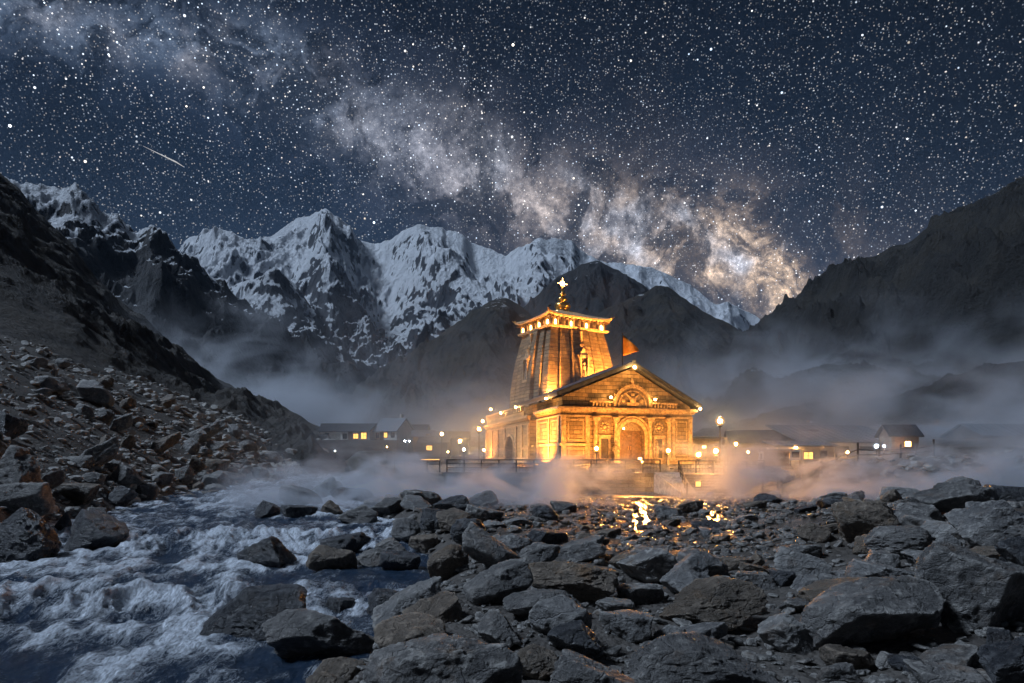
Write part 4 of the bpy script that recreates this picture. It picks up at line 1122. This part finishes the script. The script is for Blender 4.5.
# ------------------------------------------------------------------ rocks
def ico(level):
    bm = bmesh.new(); bmesh.ops.create_icosphere(bm, subdivisions=level, radius=1.0)
    V = np.array([v.co[:] for v in bm.verts]); F = np.array([[v.index for v in f.verts] for f in bm.faces]); bm.free()
    return V, F
ICO = {k: ico(k) for k in (2, 3, 5, 6)}
def rock_verts(seed, level, kind='angular', lean=0.0):
    rs = np.random.RandomState(seed)
    D, F = ICO[level]
    K = {'angular': 12, 'slab': 11, 'round': 24, 'wedge': 10}[kind]
    N = rs.normal(size=(K, 3)); N /= np.linalg.norm(N, axis=1)[:, None]
    d = rs.uniform(.62, 1.0, K)
    if kind == 'slab':
        N = np.concatenate([N, [[.1, 0, 1], [-.1, .1, -1]]]); d = np.concatenate([d, [.52, .55]])
    if kind == 'wedge':
        N = np.concatenate([N, [[.75 * rs.choice([-1, 1]), -.2, .75], [0, -.9, .45]]]); d = np.concatenate([d, [.45, .6]])
    if kind == 'round': d = rs.uniform(.82, 1.0, len(N))
    N = N / np.linalg.norm(N, axis=1)[:, None]
    p = 46 if kind != 'round' else 14
    q = np.clip(D @ N.T, 0, None) / d
    r = (np.sum(q ** p, axis=1) + 1e-9) ** (-1.0 / p); r = np.clip(r, .2, 1.35)
    P = D * r[:, None]
    off = rs.uniform(0, 50, 3)
    sn = np.array([rs.uniform(-.5, .5), rs.uniform(-.5, .5), 1.0]); sn /= np.linalg.norm(sn)
    s = P @ sn * 5.5 + .6 * fbm(P * 1.2 + off, 3)
    step = np.abs((s % 1.0) - .5) * 2
    chips = ridged(P * 2.1 + off, 5 if level > 3 else 3)
    disp = .09 * fbm(P * 1.5 + off, 3) - .022 * (1 - step) ** 6 + .09 * (chips - .5)
    if level > 3: disp = disp + .028 * fbm(P * 9 + off, 3)
    P = P + D * disp[:, None]
    if kind == 'slab': P[:, 2] *= .55
    a = lean; ca, sa_ = math.cos(a), math.sin(a)
    x = P[:, 0] * ca - P[:, 2] * sa_; z = P[:, 0] * sa_ + P[:, 2] * ca
    P = np.stack([x, P[:, 1], z], 1)
    mn, mx = P.min(0), P.max(0)
    P = (P - (mn + mx) / 2) / (mx - mn); P[:, 2] += .5           # unit box, standing on z = 0
    return P, F
def rock_mesh(seed, level, kind, mat, lean=0.0):
    P, F = rock_verts(seed, level, kind, lean)
    return mesh_np('boulder', P, F, mat)
MATS = {'g': M_rock, 'p': M_pale, 'b': M_brown, 'w': M_wet}

_Ys = np.exp(np.linspace(math.log(5.0), math.log(170), 900))
def hit(px, py):
    """where the sight line through a ground contact meets the ground"""
    X = (px - 512) / FPX * _Ys; Zr = CAMZ + (HY - py) / FPX * _Ys
    G = np.maximum(ground(X, _Ys), np.where((X > xl(_Ys)) & (X < xr(_Ys)), wz(_Ys) - .08, -9))
    below = np.nonzero(Zr <= G)[0]
    if len(below) == 0: return None
    return float(_Ys[below[0]])
# x0, y0, x1, y1 (pixels), tone, shape, lean, name
H = [
 (241,539,293,570,'w','wedge',.3,'golden-topped wedge boulder amid the rapids'),
 (254,503,280,519,'w','angular',0,'small black boulder where the far rapids begin'),
 (281,487,325,508,'g','slab',.2,'low dark boulder at the point of the bar'),
 (311,479,343,501,'p','wedge',.4,'pale upright boulder at the point of the bar'),
 (336,476,354,491,'g','angular',0,'far upright block closing the bar'),
 (332,489,375,508,'w','slab',0,'flat black block on the far bar'),
 (283,507,316,520,'w','slab',0,'flat black rock awash by the far bar'),
 (318,503,343,519,'b','angular',0,'rusty-sided rock at the far water edge'),
 (339,507,378,527,'g','angular',0,'squarish boulder on the far bar'),
 (317,536,368,557,'w','slab',-.2,'long dark boulder behind the golden-faced one'),
 (308,548,356,575,'b','angular',0,'golden-faced boulder at the edge of the pool'),
 (202,590,314,644,'w','wedge',-.25,'big black boulder at the lip of the rapids'),
 (264,614,378,668,'g','angular',.1,'broad faceted boulder beside the calm pool'),
 (365,598,418,628,'w','slab',0,'dark layered slab at the pool edge'),
 (309,657,367,695,'b','angular',0,'brown boulder at the bottom by the river'),
 (367,630,520,706,'g','slab',-.12,'huge grey slab filling the bottom centre left'),
 (392,520,421,546,'p','angular',.3,'pale angular boulder below the flat dark ones'),
 (420,513,453,535,'w','slab',0,'dark blocky boulder on the crest of the bar'),
 (409,537,440,557,'b','angular',0,'mottled brown boulder on the bar'),
 (376,541,412,560,'g','wedge',0,'low grey wedge on the bar'),
 (381,555,421,575,'w','slab',0,'dark slab with a golden glint by the pool'),
 (356,553,383,571,'g','angular',0,'small grey block beside the golden-faced boulder'),
 (429,547,468,584,'b','round',0,'rounded brown boulder leaning on the long tilted one'),
 (401,491,443,507,'g','slab',0,'far brown-edged slab under the mist'),
 (325,603,353,616,'w','slab',0,'black rock awash in the calm pool'),
 (464,523,524,576,'g','slab',.45,'long tilted boulder with striped bedding'),
 (464,560,532,606,'g','wedge',.35,'steep wedge boulder in the centre foreground'),
 (516,545,560,572,'g','wedge',.5,'leaning triangular boulder in the centre'),
 (540,537,604,562,'g','slab',-.3,'long low boulder sloping down to the right'),
 (529,557,618,605,'b','angular',.05,'large humped boulder in the centre'),
 (504,590,586,623,'g','round',0,'low whaleback boulder below the large humped one'),
 (532,507,558,523,'w','round',0,'lone dark boulder in front of the mist'),
 (465,505,503,523,'g','slab',.1,'grey block just right of the bar crest'),
 (434,497,472,518,'w','angular',.2,'dark leaning block under the mist'),
 (465,492,498,508,'g','wedge',0,'farthest block of the bar under the mist'),
 (451,520,485,545,'w','angular',0,'dark squat boulder left of the long tilted one'),
 (514,644,565,678,'b','angular',0,'brown blunt boulder at the bottom centre'),
 (550,649,642,708,'g','slab',.15,'broad pale-topped slab at the bottom centre'),
 (548,625,602,662,'w','wedge',.2,'dark split boulder above the broad slab'),
 (600,615,652,645,'p','slab',0,'cracked pale block below the flat stones'),
 (596,602,638,619,'g','slab',0,'flat grey flagstone right of the whaleback'),
 (528,529,568,545,'w','slab',0,'dark flat stone left of the gravel flats'),
 (575,531,610,548,'b','slab',.1,'brown flat stone on the near side of the wet flats'),
 (661,580,763,632,'b','wedge',-.15,'big brown boulder with golden-lit top'),
 (620,634,780,712,'g','wedge',.12,'huge blue-grey boulder at the bottom right of centre'),
 (757,615,816,655,'p','angular',0,'pale blue-grey boulder right of the brown one'),
 (772,551,828,586,'p','wedge',-.2,'peaked boulder with brown shaded side'),
 (610,553,646,573,'b','angular',.2,'sharp brown stone at the edge of the flats'),
 (626,545,670,568,'g','slab',-.1,'grey slab behind the sharp brown stone'),
 (716,560,754,575,'b','slab',0,'thin bronze-lit slab on the flats'),
 (654,623,686,647,'p','angular',0,'small pale faceted stone before the brown boulder'),
 (731,576,776,594,'g','slab',0,'flat grey stone behind the brown boulder'),
 (697,553,711,567,'w','wedge',0,'little dark cone of rock on the flats'),
 (665,576,701,592,'g','angular',0,'grey stone just behind the brown boulder'),
 (617,585,662,607,'g','angular',0,'low split stone left of the brown boulder'),
 (800,526,830,547,'b','wedge',-.4,'brown fin of rock below the right bank'),
 (772,574,798,590,'w','slab',0,'dark flat stone under the peaked boulder'),
 (781,601,817,617,'g','slab',0,'thin flat stone left of the huge split slab'),
 (803,585,936,657,'g','slab',-.22,'huge split slab on the right'),
 (920,549,1034,640,'g','angular',-.5,'largest boulder, a steep block at the right edge'),
 (864,528,938,563,'g','round',.1,'smooth domed boulder on the right bank'),
 (951,504,1040,555,'p','wedge',.3,'tall pale-flanked boulder high on the right bank'),
 (913,486,999,522,'g','slab',.1,'dark ledge boulder crowning the right bank'),
 (829,504,904,545,'b','angular',.25,'dark brown crag on the right bank under the mist'),
 (893,504,940,529,'g','slab',0,'flat-topped block behind the domed boulder'),
 (846,559,938,597,'p','slab',.12,'low rippled slab above the huge split one'),
 (823,640,876,668,'b','slab',.1,'brown flat boulder under the huge split slab'),
 (916,644,984,674,'g','slab',-.15,'dark faceted boulder at the bottom right'),
 (984,641,1044,700,'w','wedge',.3,'black corner boulder at the bottom right'),
 (913,667,1002,712,'g','slab',0,'broad flat boulder cut by the bottom edge'),
 (815,658,857,682,'g','angular',0,'small stone at the bottom right of the blue-grey one'),
 (814,626,848,652,'w','wedge',0,'dark pointed stone tucked under the split slab'),
 (979,629,1018,660,'w','angular',0,'dark block beneath the steep right block'),
 (933,535,961,556,'p','angular',0,'bluish stone between domed and pale-flanked boulders'),
 (817,574,858,592,'p','slab',0,'pale flat stone left of the rippled slab'),
 (995,540,1044,584,'w','angular',0,'black boulder at the right edge under the pale-flanked one'),
 (889,654,922,671,'w','slab',0,'thin dark stone between the brown flat boulder and faceted one'),
 (983,485,1030,506,'w','slab',0,'black block behind the crown of the right bank'),
 (-8,450,46,502,'g','wedge',-.35,'big upright crag at the left edge above the river'),
 (-8,494,58,528,'g','slab',-.1,'long sloping boulder at the left edge'),
 (-14,511,57,566,'w','round',0,'largest black boulder on the left bank'),
 (70,514,124,553,'w','wedge',-.2,'black boulder with water pouring round it'),
 (54,514,73,537,'w','wedge',.2,'black tooth of rock left of the pouring water'),
 (38,473,64,494,'g','slab',-.3,'sloping grey stone behind the upright crag'),
 (58,488,104,510,'b','slab',0,'rusty flat boulder on the left bank'),
 (106,489,139,511,'w','wedge',-.3,'dark sloping boulder at the far water line'),
 (112,468,143,491,'p','angular',0,'pale-topped boulder on the left shore'),
 (136,486,159,504,'g','slab',0,'grey block at the left water line'),
 (78,441,125,476,'g','slab',-.5,'long leaning slab on the scree'),
 (37,382,71,397,'p','slab',-.1,'bright flat boulder high on the scree'),
 (86,387,117,411,'p','angular',-.3,'pale brown boulder high on the scree'),
 (100,381,115,393,'b','round',0,'small round tan boulder high on the scree'),
 (77,406,96,421,'p','angular',0,'pale faceted stone on the upper scree'),
 (98,409,115,424,'g','angular',0,'grey stone on the upper scree'),
 (110,413,131,427,'p','slab',0,'whitest stone of the upper scree'),
 (112,420,137,440,'g','slab',-.4,'leaning grey stone on the upper scree'),
 (151,437,180,460,'b','slab',-.6,'steep brown leaning slab on the scree'),
 (184,440,200,456,'p','round',0,'rounded pale blue stone on the mid scree'),
 (189,458,206,473,'b','round',0,'tan rounded stone above the far rapids'),
 (191,431,209,445,'g','angular',0,'grey stone on the mid scree'),
 (-6,416,26,441,'w','angular',0,'dark boulder half sunk at the left edge'),
 (153,476,174,489,'p','slab',0,'pale flat stone at the left water line'),
 (175,467,194,485,'g','angular',0,'grey upright stone at the left water line'),
 (206,461,228,475,'b','slab',0,'tan flat stone above the far rapids'),
 (203,473,227,491,'p','angular',0,'pale rounded block at the far water line'),
 (221,470,238,481,'b','slab',0,'small tan slab at the far water line'),
 (251,469,269,481,'g','slab',0,'grey slab by the last bend of the river'),
 (262,453,282,466,'p','angular',0,'pale blocky stone near the last bend'),
 (193,424,228,446,'g','slab',-.5,'long grey leaning slab on the far scree'),
 (229,428,244,441,'p','angular',0,'pale stone high on the far scree'),
 (239,410,255,423,'g','slab',-.5,'leaning stone on the skyline of the scree'),
 (284,450,303,463,'p','slab',0,'pale flat stone below the left village wall'),
 (208,442,226,454,'g','angular',0,'grey stone midway up the far scree'),
 (237,472,253,484,'g','angular',0,'grey stone at the far river edge'),
 (280,483,296,490,'w','slab',0,'black rock awash at the last bend'),
]
rng = random.Random(11)
named = []                                   # (x, y, width, name)
placed = []
G_ = lambda X: ('boulders of the right and centre stone field')
def put_rock(X, Y, w, d, h, mesh, label, group, sink=.14, rz=0, tilt=0):
    gz = float(ground_d(np.array([X]), np.array([Y]))[0])
    o = link('boulder', mesh, None, (X, Y, gz - sink * h)); o.scale = (w, d, h * (1 + sink)); o.rotation_euler = (rng.uniform(-tilt, tilt), rng.uniform(-tilt, tilt), rz)
    return setp(o, label, 'boulder', group)
GRP = {'river': 'boulders standing in the river', 'left': 'stones of the left bank scree', 'right': 'boulders of the stone field'}
def grp(X, Y):
    if X < xl(Y): return GRP['left']
    return GRP['river'] if X < xr(Y) else GRP['right']
for i, (x0, y0, x1, y1, tone, kind, lean, nm) in enumerate(H):
    cx = (x0 + x1) / 2; Y = hit(cx, y1 - 1)
    if Y is None: print('NOHIT', nm); continue
    wpx, hpx = x1 - x0, y1 - y0
    w = wpx / FPX * Y; ang = (y1 - HY) / FPX
    d = w * (.75 if kind != 'slab' else .8)
    Yc = Y + d * .42
    w = wpx / FPX * Yc
    h = max(hpx / FPX * Yc - .42 * d * max(ang, 0), .32 * w)
    X = (cx - 512) / FPX * Yc
    inriv = (X > xl(Yc)) and (X < xr(Yc))
    lvl = 6 if wpx > 70 else 5
    me = rock_mesh(100 + i, lvl, kind, MATS[tone], -lean)
    gz = float(ground(np.array([X]), np.array([Yc]))[0])
    sunk = .24 if wpx > 60 else .15
    if X < xl(Yc): Yc -= d * .2
    o = put_rock(X, Yc, w * 1.04, d, h, me, nm + (' boulder' if not any(k in nm for k in ('boulder', 'rock', 'stone', 'slab', 'block', 'crag', 'wedge')) else ''), grp(X, Yc), sunk)
    zt = CAMZ + (HY - y1) / FPX * Y                # the visible foot
    if inriv: o.location.z = float(wz(Yc)) - .30 * h - .12; o.scale.z = h * 1.30 + .12
    named.append((X, Yc, w, nm)); placed.append((X, Yc, w / 2, d / 2))

# the stones between them: single stones, largest first
VAR = []
for k in range(26):
    kind = ['angular', 'slab', 'slab', 'wedge', 'round', 'slab', 'angular'][k % 7]
    tone = ['g', 'b', 'b', 'p', 'g', 'w', 'p', 'b', 'p', 'g'][k % 10]
    VAR.append((rock_mesh(900 + k, 5, kind, MATS[tone], rng.uniform(-.3, .3)), kind, tone))
LEFTV = [v for v in VAR if v[2] in 'gpb']
TONE = {'g': 'grey', 'p': 'pale', 'b': 'brown', 'w': 'dark'}; SHAPE = {'angular': 'angular', 'slab': 'flat', 'round': 'rounded', 'wedge': 'wedge-shaped'}
used = set()
def rel_label(X, Y, w, kind, tone):
    size = 'small' if w < .55 else ('middling' if w < 1.1 else 'big')
    dd = sorted(named, key=lambda q: (q[0] - X) ** 2 + (q[1] - Y) ** 2)[:6]
    head = f"{size} {TONE[tone]} {SHAPE[kind]} stone"
    for q in dd:
        dx, dy = X - q[0], Y - q[1]
        way = ('right of' if dx > 0 else 'left of') if abs(dx) > abs(dy) else ('behind' if dy > 0 else 'in front of')
        nm = q[3].split(); nm = ' '.join(nm[:16 - len(head.split()) - len(way.split()) - 1])
        lab = f"{head} {way} the {nm}"
        if lab not in used: used.add(lab); return lab
    for q1 in dd:
        for q2 in dd:
            if q1 is q2: continue
            s1 = ' '.join(q1[3].split()[:4]); s2 = ' '.join(q2[3].split()[:4])
            lab = f"{TONE[tone]} stone between the {s1} and the {s2}"
            if lab not in used and len(lab.split()) <= 16: used.add(lab); return lab
    return head
def free(X, Y, r, slack=.75):
    for (a, b_, rw, rd) in placed:
        if ((X - a) / (rw + r)) ** 2 + ((Y - b_) / (rd + r)) ** 2 < slack: return False
    return True
cand = []
tries = 0
while len(cand) < 104 and tries < 9000:         # stone field
    tries += 1
    Y = 9.3 + 30 * rng.random() ** 1.7; px = rng.uniform(250, 1060); X = (px - 512) / FPX * Y
    if X < xr(Y) - .6: continue
    flatz = (Y > 19 and -2 < X < 12)
    if flatz and rng.random() < .55: continue
    w = rng.uniform(.38, 1.15) * (1 + Y / 40) * (.75 if flatz else 1)
    if not free(X, Y, w * .42): continue
    var = rng.choice([v for v in VAR if v[1] == 'slab'] if flatz or rng.random() < .4 else VAR)
    hh = w * rng.uniform(.42, .75) * (.55 if var[1] == 'slab' else 1)
    cand.append((X, Y, w, w * rng.uniform(.6, 1.0), hh, var)); placed.append((X, Y, w / 2, w * .4))
tries = 0; nl = 0
while nl < 76 and tries < 9000:                 # left scree and shore
    tries += 1
    Y = 26 + 70 * rng.random() ** 1.2; up = rng.random() ** 2.0
    X = float(xl(Y)) + .8 - up * 26 * (Y / 60)
    px = 512 + X / Y * FPX
    if px < -8: continue
    w = rng.uniform(.6, 1.5) * (.55 + Y / 62) * (1 - .35 * up)
    if not free(X, Y, w * .45): continue
    var = rng.choice(LEFTV)
    cand.append((X, Y, w, w * rng.uniform(.6, 1.0), w * rng.uniform(.35, .7), var)); placed.append((X, Y, w / 2, w * .4)); nl += 1
for (X, Y, w, d, h, (me, kind, tone)) in cand:
    put_rock(X, Y, w, d, h, me, rel_label(X, Y, w, kind, tone), grp(X, Y), .18, rng.uniform(0, 6.28), .16)

# countless smaller stones: one mass
def rubble(name, n, region, mats, sizes, lvl=2, seed=5):
    rs = np.random.RandomState(seed)
    protos = [rock_verts(3000 + seed * 50 + k, lvl, ['angular', 'slab', 'wedge', 'slab', 'round'][k % 5]) for k in range(14)]
    Vs, Fs, base = [], [], 0
    pts = region(rs, n); X, Y, S = pts
    G = ground_d(X, Y)
    for k in range(len(X)):
        P, F = protos[rs.randint(14)]
        a = rs.uniform(0, 6.28); s = S[k]
        fl = rs.uniform(.25, .62)
        Q = P * np.array([s, s * rs.uniform(.6, 1), s * fl]); Q[:, 2] -= s * fl * .2
        tl = rs.uniform(-.3, .3); Q[:, 2] += Q[:, 0] * tl
        ca, sa_ = math.cos(a), math.sin(a)
        W_ = np.stack([Q[:, 0] * ca - Q[:, 1] * sa_ + X[k], Q[:, 0] * sa_ + Q[:, 1] * ca + Y[k], Q[:, 2] + G[k]], 1)
        Vs.append(W_); Fs.append(F + base); base += len(W_)
    me = mesh_np(name, np.concatenate(Vs), np.concatenate(Fs), mats, smooth=(lvl > 2))
    o = link(name, me); o['kind'] = 'stuff'; return o
def reg_field(rs, n):
    Y = 8.6 + 36 * rs.rand(n * 3) ** 1.55; X = (rs.uniform(230, 1240, n * 3) - 512) / FPX * Y
    k = X > xr(Y) - .5; X, Y = X[k][:n], Y[k][:n]
    fl = (Y > 24) & (X > -1) & (X < 13); k = ~fl | (rs.rand(len(X)) < .3); X, Y = X[k], Y[k]
    S = (.07 + .26 * rs.rand(len(X)) ** 2.2) * (.55 + Y / 26)
    return X, Y, S
def reg_scree(rs, n):
    Y = 24 + 120 * rs.rand(n * 2) ** 1.15; up = rs.rand(n * 2) ** 1.9
    X = xl(Y) + 1.0 - up * (Y * .62)
    k = X / Y > -.80; X, Y, up = X[k][:n], Y[k][:n], up[k][:n]
    S = (.16 + .80 * rs.rand(len(X)) ** 3.2) * (.45 + Y / 70) * (1 - .4 * up)
    return X, Y, S
def reg_flat(rs, n):
    Y = rs.uniform(20, 47, n); X = rs.uniform(-5, 20, n) * (Y / 35)
    k = X > xr(Y) + .3; X, Y = X[k], Y[k]
    S = (.10 + .30 * rs.rand(len(X)) ** 2.0) * (.6 + Y / 45)
    return X, Y, S
def reg_bench(rs, n):
    Y = rs.uniform(46, 60, n); X = rs.uniform(14, 60, n) * (Y / 50)
    S = .15 + .9 * rs.rand(n) ** 2.4
    return X, Y, S
rubble('field_stones', 3900, reg_field, M_rock, None, 3, 5)
rubble('scree_stones', 3400, reg_scree, M_pale, None, 2, 6)
rubble('scree_rubble', 2600, reg_scree, M_rock, None, 2, 9)
rubble('flat_pebbles', 2400, reg_flat, M_small, None, 2, 7)
rubble('bench_stones', 900, reg_bench, M_rock, None, 2, 8)

# the river breaks white against every boulder standing in it
me = bpy.data.objects['water'].data
nv = len(me.vertices); co = np.empty(nv * 3, np.float32); me.vertices.foreach_get('co', co); co = co.reshape(-1, 3)
fa = np.empty(nv, np.float32); me.attributes['foam'].data.foreach_get('value', fa)
for (bx, by, bw, bn) in named:
    if not (xl(by) - 1.5 < bx < xr(by) + 1.5) or by > 60: continue
    dx = (co[:, 0] - bx) / (bw * .72); dy = (co[:, 1] - by) / (bw * .62)
    rr_ = np.sqrt(dx * dx + dy * dy)
    k = np.exp(-((rr_ - 1.0) / .32) ** 2)
    calm_ = float(sstep(bx, -6.5, -4.0) * sstep(by, 28, 22))
    fa += k * (.30 - .16 * calm_); co[:, 2] += k * .06 * (1 - calm_)
me.vertices.foreach_set('co', co.ravel()); me.attributes['foam'].data.foreach_set('value', np.clip(fa, 0, 1)); me.update()
